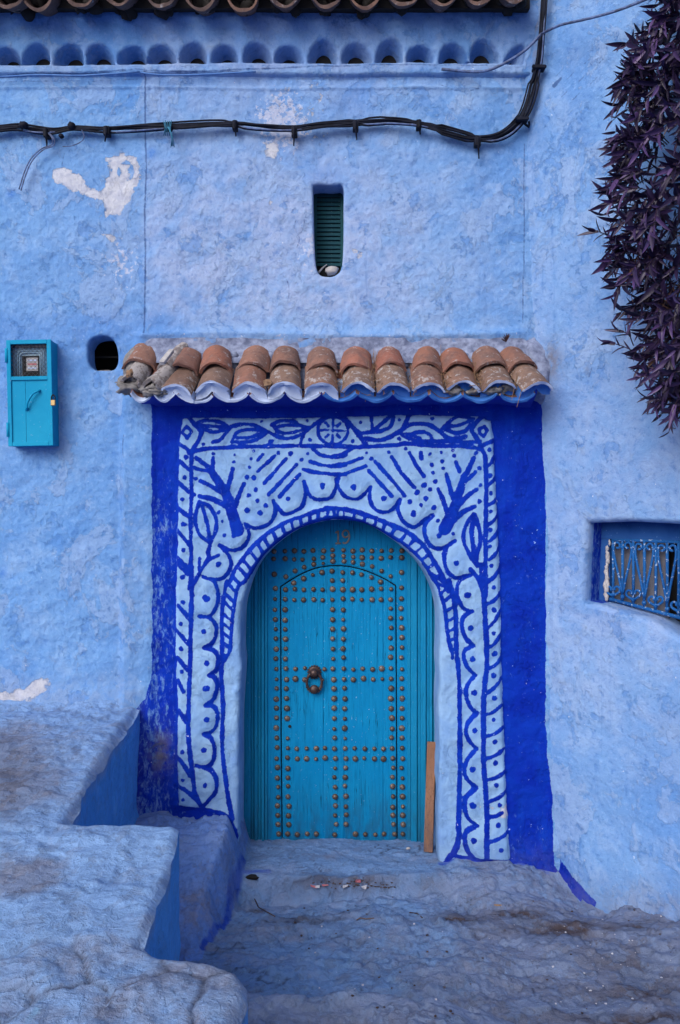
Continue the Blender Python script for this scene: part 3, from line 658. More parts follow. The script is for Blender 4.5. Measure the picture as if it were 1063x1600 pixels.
PANEL = [(228, 585), (233, 615), (238, 640), (240, 700), (240, 850), (240, 1000), (238, 1060), (230, 1090), (210, 1113), (208, 1150), (215, 1300), (300, 1420), (375, 1420), (700, 1375), (795, 1342), (890, 1405), (882, 1374), (862, 1346), (860, 1320), (861, 1245), (855, 1190), (852, 1130), (852, 1000), (850, 800), (848, 620), (860, 585)]
LIGHT = [(287, 655), (297, 653), (420, 655), (525, 652), (640, 650), (752, 652), (757, 657), (766, 658), (770, 690), (773, 760), (777, 830), (779, 900), (781, 960), (783, 1060), (786, 1120), (787, 1160), (790, 1250), (794, 1330), (794, 1340), (720, 1336), (690, 1380), (372, 1380), (372, 1292), (345, 1270), (300, 1262), (281, 1255), (279, 1180), (280, 1110), (277, 1050), (276, 950), (279, 860), (280, 760), (282, 690)]
DOORWAY = [(373, 1480)] + smooth_pts([(373, 1330), (374, 1208), (374, 1128), (377, 1073), (379, 1036), (377, 1018), (377.5, 974), (379, 949), (384, 928), (394, 898), (411, 870), (433, 849), (463, 828), (494, 817), (528, 812), (568, 817), (600, 833), (634, 858), (659, 884), (677, 917), (684, 940), (687, 962), (687, 1000), (686, 1030), (687.5, 1060), (685.5, 1100), (687, 1160), (685, 1250), (685, 1330)], 3) + [(685, 1480)]
SHUTTER = smooth_pts([(489, 289), (500, 287), (520, 288), (536, 289), (537, 320), (537, 360), (536, 400), (533, 420), (524, 429), (512, 431), (500, 428), (494, 415), (491, 380), (490, 340), (489, 289)], 3)[:-1]
VENT = smooth_pts([(136, 540), (142, 530), (153, 525), (168, 525), (178, 533), (183, 548), (183, 566), (176, 577), (160, 578), (146, 577), (137, 565), (136, 540)], 3)[:-1]
NICHE_PX = [(-38, 94), (8, 95), (51, 95), (104, 96), (154, 94.5), (203, 94), (252, 93.5), (300, 93.5), (350, 92), (402, 92), (451, 91.5), (504, 91.5), (558.5, 91), (609, 91), (658, 90.5), (711, 92), (760, 91.5), (805, 93)]
toW = lambda pts: [(wx(a), wz(b)) for a, b in pts]
HOLES = [(toW(DOORWAY), .262), (toW(SHUTTER), .175), (toW(VENT), .16)]
CD = 4.93
for i, (cx, cy) in enumerate(NICHE_PX):
    c = P(cx, cy, CD); rx = .091 + R.uniform(-.006, .006); hh = .124 + R.uniform(-.020, .022); sk = R.uniform(-.02, .02)
    if i == len(NICHE_PX) - 1: rx = .062; sk = .05
    HOLES.append(([(c.x - rx, c.z)] + [(c.x - rx * math.cos(a) + sk * math.sin(a), c.z + hh * math.sin(a) ** .8) for a in np.linspace(.12, math.pi - .12, 13)] + [(c.x + rx, c.z)], .085))

def holes_sdf(x, z, which=None):
    s = np.full(x.shape, -1e3)
    for i, (pl, dp) in enumerate(HOLES):
        if which is None or i in which: s = np.maximum(s, sdf_poly(x, z, pl, .12))
    return s

def facade_y(x, z):
    px, py = 531.5 + x * 250, 800 - (z - CAMZ) * 250
    y = .016 * fbm(x, z, .9, 3, 3) + .0085 * fbm(x, z, 3.5, 3, 9) + .0060 * fbm(x, z * 1.2, 11, 3, 21) + .0026 * fbm(x, z, 34, 2, 33) - .004 * sstep(.25, .6, fbm(x, z, 5, 3, 37)) * (1 + fbm(x, z, 16, 2, 39))
    y += .004 * np.abs(fbm(x, z, 6, 4, 44))
    # a thicker coat left of the painted surround, a flat stepped ledge above the canopy, the cornice
    y += -.042 * sstep(184, 198, px) * sstep(560, 640, py) * (1 - sstep(232, 250, px)) - .022 * sstep(232, 250, px) * sstep(560, 620, py)
    y += -.012 * np.exp(-((py - 523 - 3 * np.sin(px * .013)) / 4.5) ** 2) * sstep(200, 225, px) * (1 - sstep(805, 830, px))
    y += -.02 * sstep(505, 530, py) * sstep(200, 225, px) * (1 - sstep(805, 830, px)) * (1 - sstep(560, 640, py))
    lip = 4.715 + .006 * fbm(x, x * 0, 2.5, 2, 5)
    y += -.034 * sstep(lip, lip + .022, z) - .02 * sstep(4.90, 5.06, z)
    y += -.010 * np.exp(-((z - 4.652 - .004 * np.sin(x * 3)) / .010) ** 2)
    # soft inside corner at the side wall, foot flare on the left ledge
    y -= .010 * sstep(1.12, 1.40, x) ** 2
    y -= .06 * sstep(.98, .78, z) ** 2 * (1 - sstep(-1.36, -1.2, x)) + .05 * sstep(.62, .2, z) * (1 - sstep(-1.24, -1.05, x))
    y -= .03 * sstep(.15, -.15, z) * sstep(.60, .80, x)
    return y

# ------------------------------------------------------------------ house
HL = Vector((0, 0.2, -0.3))
house = tag(empty("house", HL), "blue limewashed house front with a tiled canopy over its arched studded door", "house")
us = np.r_[np.arange(-3.6, -2.24, .034), np.arange(-2.24, 1.37, .008)]
vz = np.arange(-.45, 5.17, .008)
U, V, Q, BE = sheet(us, vz, lambda x, z: -holes_sdf(x, z))
PX, PY = 531.5 + U * 250, 800 - (V - CAMZ) * 250
orn_in = sdf_poly(PX, PY, LIGHT, 30); pan = sdf_poly(PX, PY, PANEL, 30)
pan = pan + 2.5 * fbm(U, V, 9, 3, 71); ornw = orn_in + 1.6 * fbm(U, V, 14, 3, 77)
strokes = sdf_strokes(PX, PY, STR) + .45
strokes = np.where(orn_in > -8, strokes, -30)
cob = np.maximum(np.minimum(pan, -ornw), np.minimum(strokes, pan + 6))
scal = sdf_poly(PX, PY, _scL[::-1] + _scR + [(795, 1345), (800, 600), (250, 600), (250, 1280)], 40)
yy = facade_y(U, V)
yy -= .024 * sstep(-7, 9, scal) * sstep(-2, 5, orn_in) + .0025 * sstep(-1.5, 1, strokes)
yy -= .010 * sstep(6, -6, np.abs(sdf_poly(PX, PY, DOORWAY, 60) + 14) - 10) * sstep(1050, 960, PY)
dS = -sdf_poly(U, V, HOLES[0][0], .2); rr = .028 + .012 * fbm(U, V, 7, 2, 81)
yy += np.where((dS < rr) & (dS > -.02), rr - np.sqrt(np.maximum(0, rr ** 2 - (rr - np.clip(dS, 0, None)) ** 2)), 0) * .8
oth = -holes_sdf(U, V, range(1, len(HOLES))); r2 = .012
yy += np.where((oth < r2) & (oth > -.02), (r2 - np.clip(oth, 0, None)) ** 2 / r2, 0)
POS = np.stack([U, yy, V], -1)
# which hole does a cut edge belong to -> depth
def _dep(p):
    best = np.full(len(p), -1e9); d = np.zeros(len(p))
    for pl, dp in HOLES:
        s = -np.abs(sdf_poly(p[:, 0], p[:, 2], pl)); m = s > best; best[m] = s[m]; d[m] = dp
    return d
vb = np.unique(BE); dep = _dep(POS[vb]); isd = dep > .25; isn = dep < .12
_nc = np.array([[np.mean([a[0] for a in pl]), min(a[1] for a in pl)] for pl, dp in HOLES[3:]])
_ni = np.abs(POS[vb][:, 0][:, None] - _nc[:, 0]).argmin(1); ncx, ncz = _nc[_ni, 0], _nc[_ni, 1]
def _ext(p, t):
    q = p.copy(); q[:, 1] = p[:, 1] * (1 - t) + dep * t
    w = .010 * fbm(p[:, 0] + t * 1.3, p[:, 2], 8, 2, 91) * math.sin(math.pi * t) ** .5
    q[:, 0] += w * isd
    q[isn, 0] = p[isn, 0] + (ncx[isn] - p[isn, 0]) * .36 * t; q[isn, 2] = p[isn, 2] + (ncz[isn] + .004 - p[isn, 2]) * .27 * t
    return q
EV, EQ, SRC = skirt(POS, BE, _ext, 5)
ALLV = np.concatenate([POS, EV]); ALLQ = np.concatenate([Q, EQ])
def ext_attr(a, add=None):
    return np.concatenate([a, a[SRC]])
peel = np.maximum.reduce([
    sdf_poly(PX, PY, [(78, 268), (100, 262), (122, 272), (140, 292), (155, 302), (163, 290), (172, 268), (166, 248), (190, 238), (214, 246), (220, 272), (204, 308), (186, 334), (166, 336), (160, 312), (140, 308), (110, 298), (90, 285)], 30),
    sdf_poly(PX, PY, [(412, 222), (430, 218), (438, 232), (430, 250), (415, 246)], 20) - 2,
    sdf_poly(PX, PY, [(552, 388), (558, 386), (566, 402), (561, 406)], 20) - 1,
    sdf_poly(PX, PY, [(160, 366), (170, 364), (184, 376), (176, 382)], 20) - 2,
    sdf_poly(PX, PY, [(0, 1086), (40, 1078), (64, 1060), (74, 1066), (66, 1082), (40, 1092), (0, 1098)], 20) + 2,
    sdf_poly(PX, PY, [(420, 312), (428, 314), (430, 332), (423, 332)], 20) - 3,
    sdf_poly(PX, PY, [(700, 640 + 610), (704, 1250), (795, 1268), (792, 1258), (786, 1256)], 10) - 4,
    sdf_poly(PX, PY, [(779, 1262), (788, 1256), (794, 1266), (788, 1274), (780, 1272)], 10),
    -12 + 9 * (sstep(400, 440, PX) * (1 - sstep(500, 560, PX)) * sstep(105, 130, PY) * (1 - sstep(215, 250, PY)))])
peel = np.maximum(peel, -30)
peel -= 16 * sstep(2, -3, np.hypot(PX - 196, (PY - 268) * .75) - 14)
wash = np.clip(.8 * np.exp(-((PX - 460) / 260) ** 2 - ((PY - 400) / 130) ** 2) + .45 * sstep(215, 235, PX) * (1 - sstep(480, 520, PY)) * (1 - sstep(420, 900, PX)) + .5 * np.exp(-((PY - 105) / 8) ** 2) + .35 * np.exp(-((PX - 60) / 90) ** 2 - ((PY - 1090) / 20) ** 2), 0, 1)
wear = np.clip(.80 * np.exp(-((PX - 440) / 60) ** 2 - ((PY - 190) / 70) ** 2) + .62 * np.exp(-((PX - 490) / 55) ** 2 - ((PY - 390) / 60) ** 2) + .45 * np.exp(-((PX - 190) / 45) ** 2 - ((PY - 400) / 60) ** 2) + .32 * np.exp(-((PX - 700) / 110) ** 2 - ((PY - 200) / 90) ** 2) + .4 * np.exp(-((PY - 525) / 10) ** 2) * sstep(215, 235, PX) + .25 * np.exp(-((PX - 205) / 30) ** 2 - ((PY - 800) / 200) ** 2) + .2 * np.exp(-((PX - 190) / 60) ** 2 - ((PY - 430) / 60) ** 2), 0, 1)
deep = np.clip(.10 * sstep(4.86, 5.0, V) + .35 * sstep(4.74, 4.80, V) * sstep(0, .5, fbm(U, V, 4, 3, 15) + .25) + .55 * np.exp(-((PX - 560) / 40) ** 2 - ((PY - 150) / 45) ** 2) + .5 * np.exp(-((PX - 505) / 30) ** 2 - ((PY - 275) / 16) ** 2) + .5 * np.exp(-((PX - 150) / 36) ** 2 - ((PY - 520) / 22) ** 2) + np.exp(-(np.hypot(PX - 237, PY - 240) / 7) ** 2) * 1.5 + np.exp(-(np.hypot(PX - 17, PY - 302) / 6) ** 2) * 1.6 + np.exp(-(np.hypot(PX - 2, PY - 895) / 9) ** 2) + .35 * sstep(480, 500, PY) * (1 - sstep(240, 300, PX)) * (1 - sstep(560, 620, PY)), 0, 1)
dirt = np.clip(.75 * np.exp(-((PX - 850) / 26) ** 2 - ((PY - 560) / 40) ** 2) + .9 * np.exp(-((PX - 252) / 16) ** 2 - ((PY - 1175) / 32) ** 2) + .55 * np.exp(-((PY - 535) / 9) ** 2) * sstep(215, 235, PX) + .35 * sstep(1290, 1400, PY) + .30 * sstep(1030, 1095, PY) * sstep(235, 200, PX) + .16 * np.exp(-((PX - 205) / 25) ** 2 - ((PY - 900) / 180) ** 2), 0, 1)
scuff = np.clip(.62 * sstep(300, 245, PX) * sstep(720, 830, PY) + .25 * sstep(1200, 1330, PY) + .18 * sstep(305, 270, PX) + .10, 0, 1) * sstep(-1, 1, np.minimum(pan, -ornw + 3))
CR = [([(228, 112), (227, 200), (229, 260), (226, 330), (227, 420), (225, 520)], 2.6, 2.2), ([(0, 121), (60, 118), (130, 119), (215, 113), (290, 117), (400, 112), (520, 106), (640, 105), (760, 106)], 2.4, 1.6), ([(0, 128), (70, 126), (150, 126), (215, 124)], 1.2, .8), ([(820, 225), (819, 300), (820, 370), (818, 440), (817, 505)], 1.7, 1.3), ([(101, 240), (97, 262), (104, 268)], 1, 1), ([(462, 345), (460, 356), (468, 364), (474, 356), (476, 342)], 1.2, 1.2), ([(461, 358), (468, 372), (464, 386)], 1.5, .8), ([(448, 436), (452, 450), (450, 470)], 1.4, .8), ([(195, 680), (193, 705), (197, 720)], 2, .7), ([(690, 132), (720, 142), (750, 138)], 1.2, .8), ([(236, 1168), (248, 1160), (262, 1166)], 2.5, 1.4)]  # crack by the side wall widened to paint in the shaded corner crease
crack = sdf_strokes(PX, PY, [(smooth_pts(c, 3), a, b) for c, a, b in CR])
ATT = {k: ext_attr(a) for k, a in dict(cobalt=cob, orn=np.where(pan > -3, ornw, -30), peel=peel, wash=wash, wear=wear, deep=deep, dirt=dirt, crack=crack, scuff=scuff).items()}
ne = len(EV); isdE = np.concatenate([isd] * 5)
e = slice(len(U), None)
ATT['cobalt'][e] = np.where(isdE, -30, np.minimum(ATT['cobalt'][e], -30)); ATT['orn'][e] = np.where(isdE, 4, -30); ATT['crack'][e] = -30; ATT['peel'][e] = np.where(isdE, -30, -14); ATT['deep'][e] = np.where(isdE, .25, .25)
cell = np.zeros(len(ALLQ), int)
cx_, cy_ = PX[Q].mean(1), PY[Q].mean(1)
cell[:len(Q)] = np.where(pan[Q].mean(1) > 0, 1, np.where(V[Q].mean(1) > 4.722, 2, 0))
sE = SRC[:len(vb)]
qd = isd[np.searchsorted(vb, np.clip(np.where(EQ[:, 1] < len(U), EQ[:, 1], SRC[np.clip(EQ[:, 1] - len(U), 0, None)]), 0, None))]
qn = isn[np.searchsorted(vb, np.where(EQ[:, 1] < len(U), EQ[:, 1], SRC[np.clip(EQ[:, 1] - len(U), 0, None)]))]
cell[len(Q):] = np.where(qd, 1, np.where(qn, 2, 0))
for k, nm in ((0, "wall"), (1, "door_surround"), (2, "cornice")):
    o = mesh_np(nm, ALLV, ALLQ[cell == k], M['plaster'], house, ATT)
    if k == 1: o['label'] = "cobalt and pale blue hand painted arch surround with leaves, rays and scallops"
    if k == 2: o['label'] = "blue plastered cornice with a row of small arched hollows"
# near-black plates painting in the deep shade of niches and vent
b = MB(); b.box((-3.6, .086, 4.735), (1.3, .12, 4.93)); b.build("niche_shade_backing", M['dark'], house)
b = MB(); b.box((-3.6, .50, -.5), (2.0, .9, 5.3)); b.build("light_stop_slab", M['dark'], house)  # unseen slab added to stop light leaking from behind
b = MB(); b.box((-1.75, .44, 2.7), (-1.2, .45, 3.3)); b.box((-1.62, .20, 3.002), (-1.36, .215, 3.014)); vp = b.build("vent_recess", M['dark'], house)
b = MB(); b.lump((-1.505, .11, 2.893), .03, amp=.4, sq=(2.2, .8, .5)); b.build("vent_rubble", M['tileg'], house, True)
# ------------------------------------------------------------------ side wall, running diagonally towards the camera on the right
S2 = math.sqrt(.5)
def corner_x(z): return 1.285 - .024 * z
def SWt(px, py, o=0.0):
    """pixel -> (t, z) on the side wall plane pushed o metres into the wall"""
    a = (px - 531.5) / FP; c = (800 - py) / FP
    d = (6.285 - .048 + o / S2) / (a + 1 + .024 * c)
    x, z = a * d, CAMZ + c * d
    t = ((x - corner_x(z)) - (d - CAMD)) * S2
    return t, z
def SW(t, z, o=0.0):
    return Vector((corner_x(z) + S2 * (t + o), S2 * (-t + o), z))
WIN = [SWt(*p) for p in [(916, 817), (985, 815), (1063, 819), (1064, 900), (1064, 1000), (1010, 968), (945, 948), (911, 941), (913, 880)]]
side_wall = tag(empty("side_wall", (2.2, -.9, -.3)), "pale blue limewashed wall at the right, set diagonally, with a small barred window", "wall")
su = np.r_[np.arange(-.25, 1.15, .009), np.arange(1.15, 3.2, .03)]; sz = np.arange(-.6, 6.2, .009)
U, V, Q, BE = sheet(su, sz, lambda t, z: -sdf_poly(t, z, WIN, .15))
nd = .022 * fbm(U, V, .8, 3, 103) + .011 * fbm(U, V, 3.2, 4, 109) + .0045 * fbm(U, V, 10, 3, 121) + .0018 * fbm(U, V, 38, 2, 133) + .004 * np.abs(fbm(U * .8 + V * .5, V, 6, 4, 144))
nd -= .05 * sstep(.25, -.35, V) * sstep(.05, .3, U)
e_ = -sdf_poly(U, V, WIN, .15); nd += np.where((e_ < .03) & (e_ > -.02), (.03 - np.clip(e_, 0, None)) ** 2 / .03, 0)
def swpos(t, z, o): return np.stack([corner_x(z) + S2 * (t + o), S2 * (-t + o), z], -1)
POS = swpos(U, V, nd)
DD = POS[:, 1] + CAMD; SPX = 531.5 + POS[:, 0] / DD * FP; SPY = 800 - (POS[:, 2] - CAMZ) / DD * FP
cobs = sdf_strokes(SPX, SPY, [(smooth_pts([(858, 1325), (866, 1346), (884, 1370), (905, 1394), (924, 1412)], 3), 20, 16)])
EV, EQ, SRC = skirt(POS, BE, lambda p, t: p + np.array([S2, S2, 0]) * .235 * t, 4)
A = dict(cobalt=cobs, orn=np.full(len(U), -30.), peel=np.maximum(-14 + 0 * U, 0 * U - 13), 
         wash=np.clip(.15 + .35 * sstep(.2, 1.2, V) * sstep(4.5, 2.5, V) + .4 * np.exp(-((SPY - 965) / 25) ** 2 - ((SPX - 1000) / 60) ** 2), 0, 1),
         wear=np.clip(.08 + .12 * sstep(3.4, 4.4, V), 0, 1), deep=np.clip(.30 * sstep(1.5, .3, V) * sstep(.3, .9, U) + .35 * np.exp(-((SPX - 870) / 25) ** 2 - ((SPY - 640) / 60) ** 2), 0, 1),
         dirt=np.clip(.85 * np.exp(-((SPX - 862) / 18) ** 2 - ((SPY - 565) / 34) ** 2) + .55 * np.exp(-((SPX - 838) / 12) ** 2 - ((SPY - 80) / 110) ** 2) + .45 * sstep(1340, 1430, SPY) + .5 * np.exp(-((SPX - 918) / 4) ** 2 - ((SPY - 578) / 10) ** 2), 0, 1),
         crack=sdf_strokes(SPX, SPY, [([(868 + 9 * k, 120 + (k * 37) % 60 - k * 5), (880 + 9 * k, 108 + (k * 37) % 60 - k * 5)], 1.0, .5) for k in range(8)] + [([(866, 134), (877, 122)], 6, 3), ([(900, 690), (903, 700), (899, 712)], 1.2, .6), ([(925, 575), (920, 590)], 2, 1)]), scuff=np.full(len(U), .15))
A = {k: np.concatenate([a, a[SRC]]) for k, a in A.items()}
_tl = SWt(914, 880)[0]; _bu, _bv = U[SRC], V[SRC]; A['cobalt'][len(U):] = np.where((_bu < _tl + .06) | (_bv > 1.93), 4.0, -30); A['deep'][len(U):] = np.where((_bu < _tl + .06) | (_bv > 1.93), 1, .05); A['scuff'][len(U):] = .95; A['dirt'][len(U):] *= .3
o = mesh_np("wall_face", np.concatenate([POS, EV]), np.concatenate([Q, EQ]), M['plaster'], side_wall, A)
def sw_box(mb, t0, t1, z0, z1, o0, o1, m=0):
    c = [SW(t, z, o) for o in (o0, o1) for z in (z0, z1) for t in (t0, t1)]
    mb.add(c, [(0, 1, 3, 2), (4, 6, 7, 5), (0, 4, 5, 1), (2, 3, 7, 6), (0, 2, 6, 4), (1, 5, 7, 3)], m)
b = MB(); sw_box(b, -.3, 3.2, -.6, 6.2, .32, .7); b.build("wall_core", M['dark'], side_wall)
t0, _ = SWt(955, 850, .24); t1, _ = SWt(1043, 850, .24)
b = MB(); sw_box(b, t0 - .05, t1, 1.2, 1.90, .236, .25); b.build("window_board", M['board'], side_wall)
b = MB()
tl = SWt(918, 830, .20)[0]; tm = SWt(952, 850, .20)[0]; zl = SWt(1000, 843, .20)[1]
sw_box(b, tl - .2, 1.4, zl, 2.05, .200, .235); sw_box(b, tl - .2, tm, 1.1, zl - .002, .202, .235)
b.build("window_frame", M['reveal'], side_wall)
# window grille: rails, uprights, lyre scrolls
GO = .182
grille = MB()
gp = lambda x, y, o=GO: SW(*SWt(880 + x / 5.809, 780 + y / 5.809, o), o)
grille.tube([gp(445, 372), gp(760, 378), gp(1100, 392)], .010, 6); grille.tube([gp(425, 905), gp(760, 995), gp(1100, 1085)], .012, 6)
g_ob = grille.build("window_grille", M['grille'], side_wall, True)
for k, x in enumerate((455, 540, 638, 738, 842, 945, 1050)):
    f = (x - 425) / 675; yb = 905 + 180 * f; yt = 372 + 20 * f
    b = MB(); b.tube([gp(x, yt), gp(x + 2, (yt + yb) / 2), gp(x - 2, yb)], .0092, 6)
    b.lump(gp(x, yb - 50), .014, amp=.3); b.lump(gp(x, yt + 60), .012, amp=.3)
    b.build("bar", M['grille'], side_wall, True)
def curl(cx, cy, r0, a0, a1, k=14): return [(cx + r0 * (1 - .55 * i / k) * math.cos(a0 + (a1 - a0) * i / k), cy + r0 * (1 - .55 * i / k) * math.sin(a0 + (a1 - a0) * i / k)) for i in range(k + 1)]
for xc, dy in ((540, 0), (738, 40), (945, 85)):
    for sg in (-1, 1):
        b = MB()
        pts = smooth_pts([(xc + sg * 4, 850 + dy), (xc + sg * 30, 720 + dy * .8), (xc + sg * 62, 580 + dy * .6), (xc + sg * 82, 470 + dy * .4), (xc + sg * 76, 410 + dy * .3)], 4) + curl(xc + sg * 48, 425 + dy * .3, 34, -1.0 if sg > 0 else math.pi + 1.0, -1.0 - 4.2 if sg > 0 else math.pi + 1.0 + 4.2)
        b.tube([gp(x, y, GO - .008) for x, y in pts], .0078, 6); b.build("scroll", M['grille'], side_wall, True)
for xc, yc in ((452, 800), (638, 835), (842, 892), (1046, 940)):
    for sg in (-1, 1):
        b = MB(); pts = [(xc + sg * 4, yc + 75), (xc + sg * 30, yc + 62)] + curl(xc + sg * 34, yc + 18, 36, 1.3 if sg > 0 else math.pi - 1.3, 1.3 - 5 if sg > 0 else math.pi - 1.3 + 5)
        b.tube([gp(x, y, GO - .006) for x, y in pts], .0078, 6); b.build("scroll", M['grille'], side_wall, True)
# ragged pale render down the left edge of the opening
b = MB()
for k in range(14):
    y = 400 + k * 38 + R.uniform(-8, 8); b.lump(gp(404 - k * 1.2 + R.uniform(-4, 4) + (22 if k < 1 else 0), y, .175), R.uniform(.012, .018) * (.6 + .035 * k), amp=.9, sq=(1.1, .8, 1.9))
b.build("broken_render", M['stone'], side_wall, True)

# ------------------------------------------------------------------ ground (alley floor), doorstep and plinth from one height field
def terrace(h, s):
    t = h / s; f = np.floor(t); return (f + sstep(.84, .995, t - f)) * s
def G(x, d):
    n1 = fbm(x, d, 1.2, 4, 201); n2 = fbm(x, d * 1.6, 4.5, 4, 207); n3 = fbm(x * .8, d * 1.8, 15, 4, 213)
    z = -.262 + .012 * n1 + .003 * n2 + .0035 * n3 + .0042 * fbm(x, d, 30, 3, 229) + terrace(.085 * fbm(x * .85, d * 1.2, 1.7, 6, 219, .58), .017) + terrace(.030 * fbm(x * .9, d * 1.25, 4.6, 5, 223, .6), .010)
    z += .06 * sstep(1.55, 2.05, x) - .125 * np.exp(-((x - 1.45) / .26) ** 2 - ((d - 4.72) / .22) ** 2)
    z += .13 * sstep(4.40, 4.97, d + .04 * n2) * sstep(.58, .74, x)
    w = sstep(-.70, -.62, x) * (1 - sstep(.60, .72, x))
    e = d + .030 * fbm(x, x * 0, 3.1, 3, 231)
    z = z + (.35 - 1) * w * sstep(4.75, 4.85, d) * (z + .262)
    z += (.090 * sstep(4.745, 4.82, e) - .012 * np.exp(-((e - 4.73) / .03) ** 2)) * w
    z -= .025 * np.exp(-((x - .02) / .38) ** 2 - ((d - 4.86) / .05) ** 2) * w
    xb = -.625 + .025 * fbm(d, d * 0, 4, 2, 241) - .10 * sstep(4.75, 4.2, d)
    m = sstep(xb + .035, xb - .085, x); pt = .41 * sstep(4.02, 4.93, d) ** .75
    z = z + pt * m * (1 + .10 * n2)
    dl = 3.29 + .07 * fbm(x, x * 0, 1.6, 3, 251) + .02 * fbm(x, x * 0, 8, 2, 255)
    z += (.31 - .215 * sstep(.1, 1.1, x)) * sstep(dl + .055, dl - .06, d)
    z += .035 * sstep(4.13, 4.04, d + .10 * n1 + .03 * n2) * sstep(.9, .2, np.abs(x - .1))
    return z
gx = np.arange(-1.75, 2.9, .0115); gd = np.arange(1.6, 5.42, .0115)
U, V, Q, _ = sheet(gx, gd)
POS = np.stack([U, V - CAMD, G(U, V)], -1)
def floor_xy(px, py, z=-.26):
    d = (CAMZ - z) * FP / (py - 800); return ((px - 531.5) / FP * d, d)
dirt = np.zeros(len(U))
for px, py, rx, ry, k in [(715, 1440, .14, .06, .9), (810, 1432, .15, .05, .9), (880, 1455, .3, .10, .75), (960, 1448, .18, .08, 1), (1000, 1500, .3, .15, .5), (1010, 1545, .35, .10, .6), (470, 1432, .16, .06, .6), (545, 1390, .3, .03, .9), (680, 1395, .12, .05, .5), (690, 1545, .12, .05, .5), (1000, 1590, .4, .06, .8), (560, 1570, .3, .06, .3), (400, 1372, .08, .02, 1)]:
    x, d = floor_xy(px, py, -.13 if py < 1380 else -.26); dirt += k * np.exp(-((U - x) / rx) ** 2 - ((V - d) / ry) ** 2)
bare = sstep(.2, 1.3, U) * .7 + .35 * sstep(3.4, 3.0, V) - .5 * sstep(4.4, 4.8, V) - .5 * np.exp(-((U + .3) / .3) ** 2 - ((V - 3.9) / .3) ** 2)
bl = [[(-.60, 4.99), (-.60, 4.8), (-.625, 4.72), (-.64, 4.5), (-.69, 4.3), (-.72, 4.18)], [(.62, 4.93), (.66, 4.96), (.8, 4.965), (1.0, 4.96), (1.2, 4.95), (1.28, 4.93)]]
cobg = sdf_strokes(U, V, [(p, .03, .03) for p in bl], margin=.1); cobg = np.maximum(cobg, -.1)
cobg = np.maximum(cobg, sdf_poly(U, V, [(-.60, 4.875), (-.42, 4.882), (-.42, 4.845), (-.60, 4.84)], .1) * 1.0); cobg = np.maximum(cobg, -.1)
dl_ = 3.29 + .07 * fbm(U, U * 0, 1.6, 3, 251) + .02 * fbm(U, U * 0, 8, 2, 255)
pale = .8 * np.exp(-((V - dl_ + .09) / .10) ** 2) * sstep(1.3, .5, U) + .55 * sstep(.0, .9, fbm(U, V * 1.6, 3.0, 4, 261) + .15) + .35 * np.exp(-((V - 4.70) / .08) ** 2)  # step lip paled: worn edge, with the light on its top painted in
ckn = np.abs(fbm(U * .75, V * 1.5, 2.3, 4, 271)); ckm = sstep(.05, .5, fbm(U, V, 1.9, 3, 281) + .1)
crk = np.clip(sstep(.022, .002, ckn) * ckm + .8 * sstep(.02, .002, np.abs(fbm(U * .7, V * 1.7, 5.5, 3, 291))) * sstep(.1, .6, fbm(U, V, 2.7, 3, 295)), 0, 1)
AT = dict(dirt=np.clip(dirt * 1.3, 0, 1), bare=bare, cobalt=cobg, crk=crk, pale=np.clip(pale, 0, 1))
qx, qd_ = U[Q].mean(1), V[Q].mean(1)
xbq = -.60 - .10 * sstep(4.75, 4.2, qd_)
cls = np.where((qx < xbq) & (qd_ > 4.05), 2, np.where((qd_ > 4.745) & (qx > -.66) & (qx < .66), 1, 0))
gr = tag(mesh_np("ground", POS, Q[cls == 0], M['ground'], None, AT), kind='structure')
o = mesh_np("doorstep", POS, Q[cls == 1], M['ground'], house, AT)
o = mesh_np("plinth", POS, Q[cls == 2], M['plinth'], house, AT)
b = MB(); b.box((-60, -60, -1.2), (60, 60, -.62)); tag(b.build("lower_ground", M['ground']), kind='structure')

# ------------------------------------------------------------------ raised path on the left with its flagstones
PATHP = [(-3.7, 5.12), (-1.25, 5.12), (-1.255, 4.9), (-1.22, 4.2), (-1.165, 3.44), (-.95, 3.41), (-.70, 3.40), (-.655, 3.34), (-.64, 3.0), (-.645, 2.58), (-.56, 2.53), (-.42, 2.50), (-.315, 2.46), (-.275, 2.40), (-.268, 2.33), (-.285, 2.2), (-.25, 1.9), (-.25, .9), (-3.7, .9)]
pu = np.r_[np.arange(-3.7, -1.9, .035), np.arange(-1.9, -.1, .0105)]; pd = np.r_[np.arange(.9, 2.0, .03), np.arange(2.0, 5.12, .0105)]
def keep_path(x, d): return sdf_poly(x, d, PATHP) + .026 * fbm(x, d, 3.5, 3, 301) + .003 * fbm(x, d, 18, 2, 305)
U, V, Q, BE = sheet(pu, pd, keep_path)
seeds = []
for i in range(14):
    for j in range(6):
        seeds.append((-2.9 + i * .235 + (.11 if j % 2 else 0) + R.uniform(-.07, .07), 1.15 + j * .275 + R.uniform(-.08, .08)))
seeds = np.array(seeds)
def voro(x, d):
    wx_ = x + .05 * fbm(x, d, 5, 3, 311); wd = d + .05 * fbm(x, d, 5, 3, 321)
    D = np.hypot(wx_[:, None] - seeds[:, 0], wd[:, None] - seeds[:, 1]); idn = D.argmin(1); Ds = np.partition(D, 1, 1)
    return idn, Ds[:, 1] - Ds[:, 0]
sid, edge = voro(U, V)
zone = sstep(2.70, 2.52, V + .10 * fbm(U, V, 2.5, 3, 331))
def S_(x, d): return .40 + .08 * d
lift = np.array([R.uniform(-.008, .010) for _ in seeds]); tx = np.array([R.uniform(-.06, .06) for _ in seeds]); td = np.array([R.uniform(-.06, .06) for _ in seeds])
